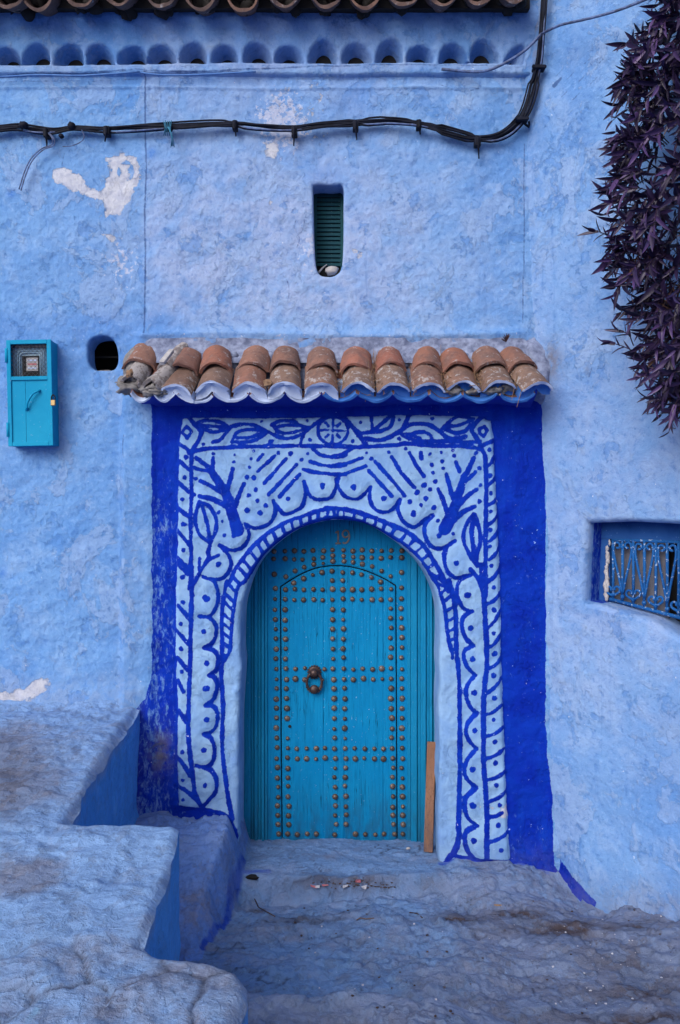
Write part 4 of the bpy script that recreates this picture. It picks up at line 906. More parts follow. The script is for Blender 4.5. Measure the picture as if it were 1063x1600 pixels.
z = S_(U, V) + .014 * fbm(U, V, 1.4, 4, 341) + .012 * fbm(U, V, 4.5, 4, 347) + .003 * fbm(U * 1.2, V * 1.2, 14, 4, 351) + .008 * np.abs(fbm(U + V, V - U * .6, 4.2, 4, 357))
kf = sstep(.02, .14, sdf_poly(U, V, PATHP))
z += (.35 + .65 * kf) * (terrace(.036 * fbm(U, V * 1.05, 2.3, 6, 381, .58), .010) * .8 + terrace(.016 * fbm(U, V * 1.1, 6, 5, 385, .6), .006) * .7)
z += zone * (.3 + .7 * kf) * (lift[sid] * kf + kf * tx[sid] * (U - seeds[sid, 0]) + kf * td[sid] * (V - seeds[sid, 1]) - .008 * sstep(.020, .0, edge))
ke = sdf_poly(U, V, PATHP); er = .045 + .03 * fbm(U, V, 3.5, 3, 395)
z -= np.where(ke < er, (er - np.clip(ke, 0, None)) ** 2 / er * .75, 0)
z += .018 * np.exp(-((V - 3.30) / .10) ** 2) * sstep(-1.2, -1.0, U)
z -= .022 * sstep(3.42, 3.46, V) * (1 - sstep(-1.32, -1.2, U)) * 0
z += .05 * sstep(4.85, 5.05, V)
POS = np.stack([U, V - CAMD, z], -1)
def _sk(p, t):
    q = p.copy(); q[:, 2] = p[:, 2] * (1 - t) + (-.5) * t
    w = .022 * fbm(p[:, 0] + p[:, 1], q[:, 2] * 1.5, 3, 3, 361) * min(1, t * 3); q[:, 0] += w; return q
EV, EQ, SRC = skirt(POS, BE, _sk, 22)
AV = np.concatenate([POS, EV])
PXp = 531.5 + U / V * FP; PYp = 800 - (z - CAMZ) / V * FP
dirtp = .8 * np.exp(-((PXp - 20) / 90) ** 2 - ((PYp - 1190) / 70) ** 2) * 0
barep = 1.1 * np.exp(-((PXp + 20) / 130) ** 2 - ((PYp - 1200) / 80) ** 2) + .9 * np.exp(-((PXp - 40) / 90) ** 2 - ((PYp - 1370) / 40) ** 2) + .45 * zone - .3 + .35 * np.exp(-((PXp - 130) / 40) ** 2 - ((PYp - 1470) / 15) ** 2)
jd = zone * sstep(.03, .005, edge) * .5 + .5 * np.exp(-((PXp - 10) / 60) ** 2 - ((PYp - 1220) / 60) ** 2)
AT = {k: np.concatenate([a, a[SRC]]) for k, a in dict(dirt=np.clip(jd, 0, 1), bare=barep, cobalt=np.full(len(U), -.1), crk=np.clip(zone * sstep(.012, .001, edge) * .6 + .6 * sstep(.02, .002, np.abs(fbm(U, V, 3.2, 4, 375))) * sstep(.1, .6, fbm(U, V, 1.8, 3, 377)), 0, 1), pale=np.clip(.6 * sstep(.05, .0, ke) + .25 * sstep(.1, .7, fbm(U, V, 3.3, 4, 371)), 0, 1)).items()}
for k in AT: AT[k][len(U):] = {'dirt': .0, 'bare': -.75, 'cobalt': -.1, 'pale': 0, 'crk': 0}[k]
stone = (zone[Q].mean(1) > .5) & (V[Q].mean(1) > 1.85) & (U[Q].mean(1) > -1.9)
path = tag(mesh_np("raised_path", AV, Q[~stone], M['path'], None, AT), kind='structure')
o = mesh_np("retaining_face", AV, EQ, M['face'], path, AT)
sq = sid[Q[:, 0]]
for k in np.unique(sq[stone]):
    m = stone & (sq == k)
    if m.sum() > 40: mesh_np("paving_stone", AV, Q[m], M['path'], path, AT)
    else:
        mesh_np("paving_chip", AV, Q[m], M['path'], path, AT)

# ------------------------------------------------------------------ the door
DP = 5.30                                                   # distance of the leaf
def dxz(px, py, d=DP): p = P(px, py, d); return p.x, p.z
WICK = [dxz(*p) for p in [(441, 1330), (439.5, 1150), (438.5, 917)] + smooth_pts([(438.5, 917), (455, 906), (475, 895), (497, 887), (523, 884), (550, 886), (575, 893), (600, 904), (618.5, 915)], 3)[1:] + [(619, 917), (620, 1100), (621, 1330)]]
zb = dxz(0, 1311)[1]
WICK = [(x, max(z, zb)) for x, z in WICK]
lx0, lx1 = dxz(417, 0)[0], dxz(638, 0)[0]; zt = dxz(0, 800)[1]
def door_y(x, z): return DP - CAMD + .0012 * fbm(x * 6, z * .5, 6, 3, 401)
u = np.arange(lx0, lx1, .006); v = np.arange(zb - .01, zt, .012)
U, V, Q, BE = sheet(u, v, lambda x, z: -sdf_poly(x, z, WICK) - .004)
POS = np.stack([U, door_y(U, V), V], -1); EV, EQ, _ = skirt(POS, BE, lambda p, t: p + np.array([0, .03, 0]) * t, 1)
door = mesh_np("door", np.concatenate([POS, EV]), np.concatenate([Q, EQ]), M['door'], house, smooth=False)
door['label'] = "turquoise blue door leaf studded with bronze nails"
v2 = np.arange(zb, zt, .012)
U, V, Q, BE = sheet(u, v2, lambda x, z: sdf_poly(x, z, WICK) - .0045)
gx_ = [dxz(p, 0)[0] for p in (506, 539, 600)]
gro = np.min([np.abs(U - g - .002 * fbm(V, V * 0, 3, 2, 5)) for g in gx_], axis=0)
POS = np.stack([U, door_y(U, V) + .002 - .005 * (1 - sstep(.0, .004, gro)) * -1, V], -1); EV, EQ, SRC = skirt(POS, BE, lambda p, t: p + np.array([0, .03, 0]) * t, 1)
AVd = np.concatenate([POS, EV]); AQ = np.concatenate([Q, EQ]); bx = np.concatenate([U, U[SRC]])[AQ].mean(1)
cl = np.searchsorted(gx_, bx)
for k in range(4): mesh_np("wicket_plank", AVd, AQ[cl == k], M['door'], door, smooth=False)
b = MB(); b.box((lx0 - .25, DP - CAMD + .035, zb - .1), (lx1 + .25, DP - CAMD + .06, zt + .1)); b.build("door_backing", M['dark'], door)
# moulded jambs
for pts in ([(378, 392, 5.27), (392.6, 397, 5.285), (397.5, 403, 5.272), (403.5, 408, 5.280), (408.4, 413, 5.268), (413.5, 418, 5.285)], [(637, 642, 5.285), (642.4, 652, 5.272), (652.5, 657, 5.283), (657.4, 666, 5.268), (666.5, 671, 5.280), (671.4, 676, 5.272), (676.5, 692, 5.29)]):
    for a, c, d in pts:
        x0, x1 = P(a, 0, d).x, P(c, 0, d).x
        b = MB(); b.box((x0, d - CAMD, -.24), (x1, d - CAMD + .06, zt), bev=.003); b.build("jamb_moulding", M['frame'], door)
# studs
SD = []
c1 = lambda x, y: (370 + x / 3.221, 800 + y / 3.221); c2 = lambda x, y: (360 + x / 2.953, 1080 + y / 2.953)
T14 = [188, 245, 290, 337, 386, 435, 484, 536, 585, 633, 680, 729, 777, 831]
SD += [c1(x, 196 - 3 * (4 < i < 10)) for i, x in enumerate(T14)]
SD += [c1(x, y) for x, y in zip(T14, [238, 236, 238, 237, 236, 226, 219, 222, 226, 231, 231, 231, 231, 230])]
SD += [c1(*p) for p in [(293, 296), (340, 277), (388, 265), (436, 255), (484, 248), (540, 248), (587, 253), (632, 262), (682, 272), (730, 296), (246, 325), (776, 323), (188, 313), (829, 302)]]
SD += [c1(*p) for p in [(290, 357), (337, 335), (385, 318), (432, 305), (480, 298), (531, 301), (582, 306), (630, 316), (677, 332), (725, 352), (480, 345), (534, 345)]]
T12 = [245, 291, 338, 386, 433, 481, 535, 583, 630, 680, 727, 776]
for y in (389, 441): SD += [c1(x, y + R.uniform(-2, 2)) for x in T12]
SD += [c1(193 + .05 * i, y) for i, y in enumerate([382, 438])] + [c1(829, y) for y in (378, 437)]
for i, y in enumerate([491, 541, 589, 638, 689, 739]):
    SD += [c1(194 + i, y), c1(245 + i * .6, y + 2), c1(483 + i * .4, y), c1(536 + i * .4, y - 1), c1(775, y - 5), c1(830, y - 6)]
for y in (790, 842): SD += [c1(x, y + R.uniform(-3, 2)) for x in [199, 248, 296, 343, 441, 488, 540, 587, 637, 685, 732, 777, 831] if not (y > 800 and x == 441)]
for y in (888, 939): SD += [c1(x, y) for x in (199, 251, 489, 543, 777, 833)]
for y in (35, 80, 125, 172, 216): SD += [c2(x, y + R.uniform(-2, 2)) for x in (213, 262, 480, 528, 744, 793) if not (x == 262 and y == 172)] 
for y in (264, 311): SD += [c2(x, y + R.uniform(-3, 3)) for x in (215, 265, 308, 351, 395, 438, 481, 532, 575, 620, 665, 707, 748, 794)]
for i, y in enumerate((355, 399, 441, 488, 532, 573, 615)): SD += [c2(x + i * .6, y + R.uniform(-2, 2)) for x in (217, 266, 482, 531, 749, 793)]
SD += [c2(x, 660) for x in (223, 267, 311, 355, 398, 482, 577, 623, 667, 712, 759, 796)]
sm_ = []
for k in range(4):
    b = MB(); r = .0185 * (.93 + .05 * k); b.lathe([(r * 1.02, 0), (r, .003), (r * .93, .0075), (r * .72, .012), (r * .4, .0148), (r * .12, .0158)], 12, Matrix.Rotation(math.pi / 2, 4, 'X'))
    sm_.append(b.mesh("stud", M['stud'], True))
for k, (px, py) in enumerate(SD):
    x, z = dxz(px + R.gauss(0, .45), py + R.gauss(0, .45), DP - .002); o = obj_of(sm_[R.randrange(4)], "stud", door, (x, door_y(np.array([x]), np.array([z]))[0] - .0005, z))
    s = R.uniform(.82, 1.03) * (.8 if R.random() < .08 else 1); o.scale = (s, R.uniform(.7, 1.1), s); o.rotation_euler = (R.uniform(-.12, .12), R.uniform(0, 6), R.uniform(-.12, .12))
# door numerals 19
def stroke_obj(name, lines, r, mat, par):
    b = MB()
    for l in lines:
        p = smooth_pts(l, 4) if len(l) > 2 else l
        b.tube([P(*c1(x, y), DP - .004) for x, y in p], r, 7)
    return b.build(name, mat, par, True)
stroke_obj("numeral", [[(497, 105), (506, 100), (511, 96)], [(511, 94), (511, 156)], [(497, 158), (525, 158)]], .0058, M['num'], door)
stroke_obj("numeral", [[(566, 112), (560, 97), (548, 93), (537, 99), (533, 110), (537, 122), (548, 128), (560, 122), (566, 112)], [(566, 110), (567, 128), (561, 146), (548, 157), (534, 154)]], .0058, M['num'], door)
# knocker: toothed plate, boss, hinged ring with a lower boss
kc = Vector((*dxz(491.5, 1050)[:1], DP - CAMD, dxz(491.5, 1050)[1])); RX = Matrix.Rotation(math.pi / 2, 4, 'X')
b = MB()
b.lathe([(.042, 0), (.042, .004), (.036, .009), (.030, .012), (.022, .020), (.020, .030), (.026, .036), (.027, .046), (.018, .056), (.004, .060)], 16, Matrix.Translation(kc) @ RX)
for k in range(16):
    a = k * math.pi / 8; b.lump(kc + Vector((.043 * math.cos(a), -.004, .043 * math.sin(a))), .0062, amp=.1, seg=6, rings=4)
rc = kc + Vector((.0, -.028, -.062)); ring = [rc + Vector((.050 * math.sin(a), -.004 * math.cos(a), .062 * math.cos(a))) for a in np.linspace(0, 2 * math.pi, 29)]
b.tube(ring, [.0088 + .004 * (abs(math.cos(a)) ** 3) for a in np.linspace(0, 2 * math.pi, 29)], 8, cap=False)
b.lathe([(.020, -.010), (.029, -.002), (.031, .006), (.024, .015), (.010, .020)], 12, Matrix.Translation(rc + Vector((0, -.002, -.046))) @ RX)
for k in range(9):
    a = math.pi * (1.15 + .7 * k / 8); b.lump(rc + Vector((.058 * math.cos(a), -.002, .072 * math.sin(a))), .0058, amp=.1, seg=6, rings=4)
b.lump(rc + Vector((.056, 0, .015)), .010, amp=.1); b.lump(rc + Vector((-.056, 0, .015)), .010, amp=.1)
kn = b.build("knocker", M['iron'], door, True); kn['label'] = "dark bronze ring knocker with a toothed plate"
b = MB(); x, z = dxz(456.5, 1079.5); b.lathe([(.013, 0), (.013, .003), (.008, .004)], 12, Matrix.Translation((x, DP - CAMD, z)) @ RX); b.box((x - .002, DP - CAMD - .0052, z - .006), (x + .002, DP - CAMD - .003, z + .004)); b.build("keyhole", M['door'], door)
b = MB(); x, z = dxz(453, 1135); b.lathe([(.011, 0), (.010, .004), (.004, .005)], 10, Matrix.Translation((x, DP - CAMD, z)) @ RX); b.build("keyhole", M['dark'], door)

# ------------------------------------------------------------------ louvred shutter in the little window
sx0, sx1 = P(489, 0, 5.165).x, P(537.5, 0, 5.165).x; szt, szb = P(0, 300, 5.165).z, P(0, 434, 5.165).z
b = MB(); y0 = .150
b.box((sx0, y0, szb), (sx0 + .026, y0 + .03, szt), bev=.002); b.box((sx1 - .022, y0, szb), (sx1, y0 + .03, szt), bev=.002)
b.box((sx0, y0 + .002, szt - .018), (sx1, y0 + .03, szt + .05)); b.box((sx0 - .03, y0 + .034, szb - .05), (sx1 + .03, y0 + .04, szt + .06), m=1)
sh = b.build("shutter", [M['shutter'], M['dark']], house)
n = 17; me = None
for k in range(n):
    zc = szt - .026 - k * .0278
    if me is None:
        b = MB(); w = (sx1 - sx0) / 2 - .022; b.box((-w, -.010, -.0128), (w, -.004, .0128), bev=.0015, M=Matrix.Rotation(math.radians(-24), 4, 'X')); me = b.mesh("slat", M['shutter'])
    o = obj_of(me, "slat", sh, ((sx0 + sx1) / 2 + .002, y0 + .022, zc)); o.rotation_euler = (R.uniform(-.03, .03), R.uniform(-.008, .008), 0)
for (px, py, r, sq, mt, nm, lb) in [(519, 423, .030, (1.5, 1, .95), 'stone', "loose_stone", "pale grey stone lying in the sill of the louvred slit window"),]:
    b = MB(); p = P(px, py, 5.09); b.lump(p, r * .9, amp=.7, sq=sq); tag(b.build(nm, M[mt], None, True), lb, "stone")
b = MB(); b.tube([P(498, 426, 5.10), P(504, 419, 5.11), P(511, 413, 5.12)], [.007, .006, .003], 6); tag(b.build("wood_sliver", M['stone'], None, True), "thin pale sliver standing in the sill of the louvred slit window", "stick")
# ------------------------------------------------------------------ roof tiles
def tile_mesh(name, Rf, Rb, L, half, th, seed, mats, chip=.004, nS=12, nL=4, rimpaint=True, under=0):
    """half-barrel tile: local x across, y from the front edge up the slope, z out; edges at z = 0"""
    rr = random.Random(seed); V = []; F = []; Mi = []; ha = math.radians(half)
    ph = [rr.uniform(0, 6) for _ in range(4)]
    ys = [0, .035] + [.035 + (L - .035) * k / (nL - 1) for k in range(1, nL)]
    for sh in (0, 1):
        for i, y in enumerate(ys):
            Rr = Rf + (Rb - Rf) * y / L
            for k in range(nS + 1):
                a = -ha + 2 * ha * k / nS
                r = Rr - sh * th * (1 + .25 * math.sin(3 * a + ph[3])) + .0022 * math.sin(5 * a + ph[0]) + .002 * math.sin(9 * y / L + ph[1]) + rr.uniform(-.0008, .0008)
                yy = y + (chip * math.sin(4 * a + ph[2]) + rr.uniform(-chip, chip) * .7 if i == 0 else 0)
                V.append((r * math.sin(a), yy, r * math.cos(a) - Rr * math.cos(ha)))
    n = nS + 1; N = n * len(ys)
    for i in range(len(ys) - 1):
        for k in range(nS):
            F.append((i * n + k, i * n + k + 1, (i + 1) * n + k + 1, (i + 1) * n + k)); Mi.append(1 if under == 2 else 0)
            F.append((N + i * n + k, N + (i + 1) * n + k, N + (i + 1) * n + k + 1, N + i * n + k + 1)); Mi.append(1 if under == 1 or (rimpaint and i < 1) else 0)
    for k in range(nS):
        F.append((k, N + k, N + k + 1, k + 1)); Mi.append(1 if rimpaint else 0)
        j = (len(ys) - 1) * n; F.append((j + k, j + k + 1, N + j + k + 1, N + j + k)); Mi.append(0)
    for i in range(len(ys) - 1):
        F.append((i * n, (i + 1) * n, N + (i + 1) * n, N + i * n)); F.append((i * n + nS, N + i * n + nS, N + (i + 1) * n + nS, (i + 1) * n + nS)); Mi += [0, 0]
    me = bpy.data.meshes.new(name); me.from_pydata(V, [], F); me.update()
    for m in mats: me.materials.append(m)
    me.polygons.foreach_set('material_index', Mi); me.polygons.foreach_set('use_smooth', [True] * len(F)); me.set_sharp_from_angle(angle=math.radians(40))
    return me
def put_tile(me, par, x, y, z, slope, flip=False, rx=.0, ry=.0, rz=.0, sc=1.0, name="roof_tile"):
    o = obj_of(me, name, par, Vector((x, y, z)) - HL if par is None else Vector((x, y, z)))
    o.rotation_euler = (Matrix.Rotation(slope + rx, 4, 'X') @ Matrix.Rotation(rz, 4, 'Z') @ Matrix.Rotation((math.pi if flip else 0) + ry, 4, 'Y')).to_euler()
    o.scale = (sc, 1, 1); return o

SL = math.radians(40); cS, sS = math.cos(SL), math.sin(SL)
CX = [(p - 531.5) / FP * 4.65 for p in (198, 236, 272, 330, 389, 444, 502, 559, 616, 672, 726, 782, 843)]
FY, FZ = -.312, 2.700
# bed of the canopy (the canopy itself), cobalt soffit
b = MB(); x0, x1 = -1.23, 1.19
prof = [(.03, 2.62), (-.03, 2.665), (-.16, 2.715), (-.19, 2.738), (-.03, 2.90), (.03, 2.95)]
NX = 60
Vv = []; 
for i in range(NX + 1):
    x = x0 + (x1 - x0) * i / NX
    for j, (y, z) in enumerate(prof): Vv.append((x, y + .010 * float(vnoise([x * 9], [j * 3.1])[0]) * (j in (1, 2)), z + .008 * float(vnoise([x * 7], [j * 5.7 + 9])[0])))
npf = len(prof); Fv = []; Mv = []
for i in range(NX):
    for j in range(npf):
        j2 = (j + 1) % npf; Fv.append((i * npf + j, i * npf + j2, (i + 1) * npf + j2, (i + 1) * npf + j)); Mv.append(0 if j < 3 else 1)
Fv += [tuple(range(npf))[::-1], tuple(NX * npf + j for j in range(npf))]; Mv += [1, 1]
b.v, b.f, b.m = Vv, Fv, Mv
soff = mat_simple('cobalt_soffit', COBALT, COBALT2, 9, .7, 0, .6)
canopy = b.build("door_canopy", [soff, M['mortar']], house, True, 40); canopy['label'] = "small sloping canopy of old terracotta barrel tiles over the door"
cov = [tile_mesh("roof_tile", .109, .101, .255, 66, .016, s, [M['tileb'], M['rim']], .005, under=1) for s in range(5)]
covB = [tile_mesh("roof_tile", .109, .101, .255, 66, .016, s + 40, [M['tileb'], M['rim']], .007) for s in range(3)]
covU = [tile_mesh("roof_tile", .108, .095, .195, 74, .015, s + 10, [M['tile'], M['tile']], .004) for s in range(5)]
pan_ = [tile_mesh("roof_tile", .129, .118, .30, 55, .014, s + 20, [M['tile'], M['rim']], .005, under=2) for s in range(4)]
panB = [tile_mesh("roof_tile", .129, .118, .30, 55, .014, s + 60, [M['tile'], M['rimb']], .005, under=2) for s in range(3)]
covG = [tile_mesh("roof_tile", .100, .084, .25, 78, .020, s + 30, [M['tileg'], M['grey']], .014, rimpaint=False) for s in range(2)]
def plug_mesh(seed, mat):
    """whitewashed mortar packed into the mouth between a cover tile and the two pans beside it"""
    rr = random.Random(seed); Rc = .109 - .011; h = math.radians(66); Rp = .129 - .005; hp = math.radians(55); top = []; bot = []; n = 14
    for k in range(n + 1):
        x = -.100 + .200 * k / n
        top.append((x, math.sqrt(max(1e-6, Rc ** 2 - min(x * x, Rc ** 2 * .985))) - .109 * math.cos(h)))
        dx = .106 - abs(x); bot.append((x, -.014 - (math.sqrt(Rp ** 2 - dx * dx) - .129 * math.cos(hp)) + rr.uniform(-.0015, .0015)))
    V = []; F = []
    for k in range(n + 1):
        y0 = .010 + rr.uniform(-.003, .004) + .010 * (1 - abs(2 * k / n - 1)); mz = (top[k][1] + bot[k][1]) / 2
        V += [(top[k][0], .006, max(top[k][1], bot[k][1] + .002)), (top[k][0], y0 + .006, mz), (bot[k][0], .008 + rr.uniform(-.002, .002), bot[k][1]), (bot[k][0], .07, bot[k][1] + .004), (top[k][0], .07, max(top[k][1], bot[k][1] + .006) - .003)]
    for k in range(n):
        for j in range(5): F.append((k * 5 + j, k * 5 + (j + 1) % 5, k * 5 + 5 + (j + 1) % 5, k * 5 + 5 + j))
    F += [(4, 3, 2, 1, 0), tuple(n * 5 + j for j in range(5))]
    me = bpy.data.meshes.new("mortar_plug"); me.from_pydata(V, [], F); me.update(); me.materials.append(mat); me.polygons.foreach_set('use_smooth', [True] * len(F)); me.set_sharp_from_angle(angle=math.radians(50)); return me
plugs = [plug_mesh(s, M['rim']) for s in range(3)]; plugB = [plug_mesh(s + 9, M['rimb']) for s in range(3)]
for i, x in enumerate(CX):
    fy = FY + R.uniform(-.012, .012); fz = FZ + R.uniform(-.008, .008) + (.012 if i >= 9 else 0)
    if i == 0: fy += .06; fz += .045
    if i == 1: fy += .02; fz += .012
    grey = i < 2 or i in (10,) and False
    me = covG[i % 2] if i < 2 else (covB[i % 3] if i >= 7 else cov[i % 5])
    jr = lambda s=1: R.uniform(-.085, .085) * s
    fan = {0: -.10, 1: -.30, 2: -.10, len(CX) - 3: .05, len(CX) - 2: .12, len(CX) - 1: .30}.get(i, 0); ux = -math.sin(fan) * .185
    put_tile(me, canopy, x + R.uniform(-.004, .004), fy, fz, SL, False, jr(.6), jr(1.2), jr(.8) + fan, .74 if i < 2 else R.uniform(.96, 1.02))
    if i >= 2: put_tile((plugB if i >= 7 else plugs)[i % 3], canopy, x, fy - .004 + (.022 if i >= 7 else 0), fz - .002 + (.018 if i >= 7 else 0), SL, name="mortar_plug", rz=fan)
    up = .185 + R.uniform(-.012, .012)
    put_tile(covU[i % 5] if i != 1 else covG[1], canopy, x + R.uniform(-.006, .006) + ux, fy + up * cS - .018 * sS, fz + up * sS + .018 * cS, SL + .03, False, jr(.6), jr(1.2), jr(.8) + fan, .70 if i == 1 else R.uniform(.92, 1.02))
    if i < len(CX) - 1:
        xm = (x + CX[i + 1]) / 2; s = 1.0 if i > 1 else .62
        for q in (0, 1):
            put_tile(panB[i % 3] if (q == 0 and i >= 6) else pan_[(i + q) % 4], canopy, xm + R.uniform(-.006, .006), FY + .010 + R.uniform(-.004, .004) + q * .19 * cS - .012 * q * sS, FZ - .012 + R.uniform(-.004, .004) + q * .19 * sS + .012 * q * cS, SL, True, jr(.3), jr(.5), jr(.4), s)
# mortar flashing between the tiles and the wall, mortar lumps, the left verge
b = MB()
for i in range(80):
    x = -1.22 + 2.44 * i / 79 + R.uniform(-.015, .015)
    b.lump((x, -.035 + R.uniform(-.012, .006), 2.945 + R.uniform(-.02, .015)), R.uniform(.028, .042), amp=.9, sq=(1.5, .55, 1), seg=9, rings=7)
tag(b.build("mortar_flashing", M['mortar'], canopy, True), kind='stuff')
U, V, Q, _ = sheet(np.arange(-1.27, 1.20, .010), np.linspace(0, 1, 18))
yf = -.026 - .055 * V ** 1.4 + .018 * fbm(U, V * .25, 9, 4, 501) + .009 * fbm(U, V * .25, 30, 3, 507); zf = 3.082 - .165 * V + .010 * fbm(U, V * .3, 7, 4, 503) * (1 - V) - .06 * sstep(-1.16, -1.27, U) - .05 * sstep(1.12, 1.20, U)
mesh_np("mortar_fillet", np.stack([U, yf, zf], -1), Q[:, ::-1], M['mortar'], canopy)
def smear(name, x0, x1, z0, z1, bulge, mat, seed, lean=0.0):
    """an uneven patch of mortar standing proud of the wall"""
    U, V, Q, _ = sheet(np.arange(x0, x1, .010), np.arange(z0, z1, .010))
    cx, cz = (x0 + x1) / 2, (z0 + z1) / 2; q = 1 - ((U - cx) / (x1 - x0) * 2) ** 2 - ((V - cz) / (z1 - z0) * 2) ** 2 + .35 * fbm(U, V, 9, 3, seed + 3)
    y = .04 - (bulge + .05) * np.sqrt(np.clip(q, 0, 2)) + .022 * fbm(U, V, 14, 4, seed) + lean * (V - cz)
    return mesh_np(name, np.stack([U, y, V], -1), Q, mat, canopy)
smear("mortar_verge", 1.10, 1.34, 2.66, 3.10, .085, M['mortar'], 521, .12)
smear("mortar_verge", -1.36, -1.14, 2.74, 3.06, .13, M['grey'], 531, .35)
b = MB()
for k in range(12): b.lump((CX[0] + R.uniform(-.06, .05), FY + .085 + R.uniform(-.02, .08), FZ + .055 + R.uniform(-.025, .055)), R.uniform(.035, .055), amp=1.0, sq=(1.2, .9, .7), seg=14, rings=10, f=1.6)
for k in range(7): b.lump((CX[1] + R.uniform(-.05, .05), FY + .025 + R.uniform(-.02, .03), FZ + .005 + R.uniform(-.02, .03)), R.uniform(.02, .032), amp=1.0, sq=(1.4, 1, .7), seg=12, rings=8, f=1.6)
for j in (10, 11):
    for k in range(7): b.lump((CX[j] + R.uniform(-.07, .07), FY + .03 + R.uniform(-.015, .03), FZ + .01 + R.uniform(-.015, .03)), R.uniform(.016, .030), amp=1.0, sq=(1.5, 1, .8), seg=12, rings=8, f=1.6)
tag(b.build("mortar_lump", M['grey'], canopy, True), kind='stuff')
# dry twigs and husks caught between the tiles
b = MB()
for k in range(420):
    i = R.choice([6, 7, 7, 8, 9, 9, 9, 9, 10, 10, 10, 11, 11]); xm = (CX[i] + CX[i + 1 if i + 1 < len(CX) else i]) / 2 + R.gauss(0, .028)
    u = R.uniform(.0, .36); h = R.uniform(-.02, .045)
    c = Vector((xm, FY + u * cS - h * sS, FZ + u * sS + h * cS)); dr = Vector((R.gauss(0, .4), R.gauss(0, .5), R.gauss(0, .6))).normalized() * R.uniform(.008, .03)
    if k % 28 == 0: dr = Vector((R.uniform(-.3, .3), -.2, 1)).normalized() * R.uniform(.07, .13)
    b.tube([c - dr, c + Vector((R.uniform(-.004, .004),) * 3), c + dr], [.0016, .0022, .001], 4)
tag(b.build("dry_debris", M['straw'], None, False), "dry twigs and seed husks caught in the gutters between the canopy tiles", "plant debris", kind='stuff')
# loose bits lying on the tiles
b = MB(); c = P(262, 568, 4.70); b.box((-.014, -.075, -.012), (.014, .075, .012), bev=.003, jit=.003, M=Matrix.Translation(c + Vector((0, -.02, .035))) @ Matrix.Rotation(SL, 4, 'X') @ Matrix.Rotation(-.22, 4, 'Z'))
tag(b.build("render_strip", M['stone'], None), "whitish strip of broken render lying between two tiles at the left end of the canopy", "rubble")
for px, py, lb in [(203, 584, "pale yellow crumb of stone on the grey mortar at the far left of the canopy"), (419, 600, "pale yellow crumb of stone wedged between whitewashed canopy tiles")]:
    b = MB(); b.lump(P(px, py, 4.66), .022, amp=.7, sq=(1.1, .8, 1)); tag(b.build("stone_crumb", M['straw'], None), lb, "rubble")
b = MB(); c = P(791, 534, 4.86)
for k in range(9):
    a = R.uniform(0, 6.28); b.tube([c, c + Vector((math.cos(a) * .02, -.02, abs(math.sin(a)) * .03)), c + Vector((math.cos(a) * .035, -.03, abs(math.sin(a)) * .045))], [.003, .004, .001], 4)
tag(b.build("dry_weed", M['leafd'], None), "small reddish dry weed rooted above the right end of the canopy", "weed")

# ------------------------------------------------------------------ eave of the main roof
E = math.radians(23); cE, sE = math.cos(E), math.sin(E)
b = MB(); prof = [(.02, 5.06), (-.20, 4.99), (-.20, 5.05), (.6, 5.40), (.6, 5.3)]
b.box((-3.6, -.22, 5.10), (1.20, 1.6, 5.16), M=Matrix.Translation((0, 0, 0)))
eave = None
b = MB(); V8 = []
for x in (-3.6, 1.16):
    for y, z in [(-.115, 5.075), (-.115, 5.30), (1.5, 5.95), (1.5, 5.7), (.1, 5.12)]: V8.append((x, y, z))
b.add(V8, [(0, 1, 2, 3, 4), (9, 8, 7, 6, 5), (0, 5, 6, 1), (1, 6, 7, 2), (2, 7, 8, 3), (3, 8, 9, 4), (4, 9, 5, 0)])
eave = b.build("eave", M['roofin'], house); eave['label'] = "eave of weathered barrel tiles seen from below"  # near-black deck added behind the tiles to block light
ex = [10, 56, 122, 183, 249, 312, 378, 444, 510, 571, 632, 693, 750, 805]
ex = [-54 - 63 * k for k in range(5, -1, -1)] + ex
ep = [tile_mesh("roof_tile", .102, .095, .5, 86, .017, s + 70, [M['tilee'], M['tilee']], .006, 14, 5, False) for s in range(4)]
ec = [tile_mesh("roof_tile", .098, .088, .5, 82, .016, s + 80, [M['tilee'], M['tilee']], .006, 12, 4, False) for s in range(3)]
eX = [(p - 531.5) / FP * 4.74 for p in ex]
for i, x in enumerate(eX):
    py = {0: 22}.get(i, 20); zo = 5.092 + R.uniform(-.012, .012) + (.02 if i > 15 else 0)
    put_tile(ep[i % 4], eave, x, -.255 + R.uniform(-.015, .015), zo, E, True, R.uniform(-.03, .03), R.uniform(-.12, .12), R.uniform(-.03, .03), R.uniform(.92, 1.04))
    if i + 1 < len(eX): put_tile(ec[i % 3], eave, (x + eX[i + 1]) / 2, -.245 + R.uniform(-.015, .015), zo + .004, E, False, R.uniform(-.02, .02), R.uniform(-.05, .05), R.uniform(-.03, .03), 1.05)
    # second course, lying inside the front tile, and the mortar packing behind
    put_tile(ep[(i + 1) % 4], eave, x + R.uniform(-.01, .01), .005, zo + .125, E, True, .06, R.uniform(-.1, .1), 0, .86)
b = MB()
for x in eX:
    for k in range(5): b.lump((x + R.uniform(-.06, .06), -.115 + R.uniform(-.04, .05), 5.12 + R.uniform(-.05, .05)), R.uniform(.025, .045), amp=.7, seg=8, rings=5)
tag(b.build("shaded_mortar_packing", M['roofin'], eave, True), kind='stuff')  # packing coloured near-black to paint in shade inside the tile mouths

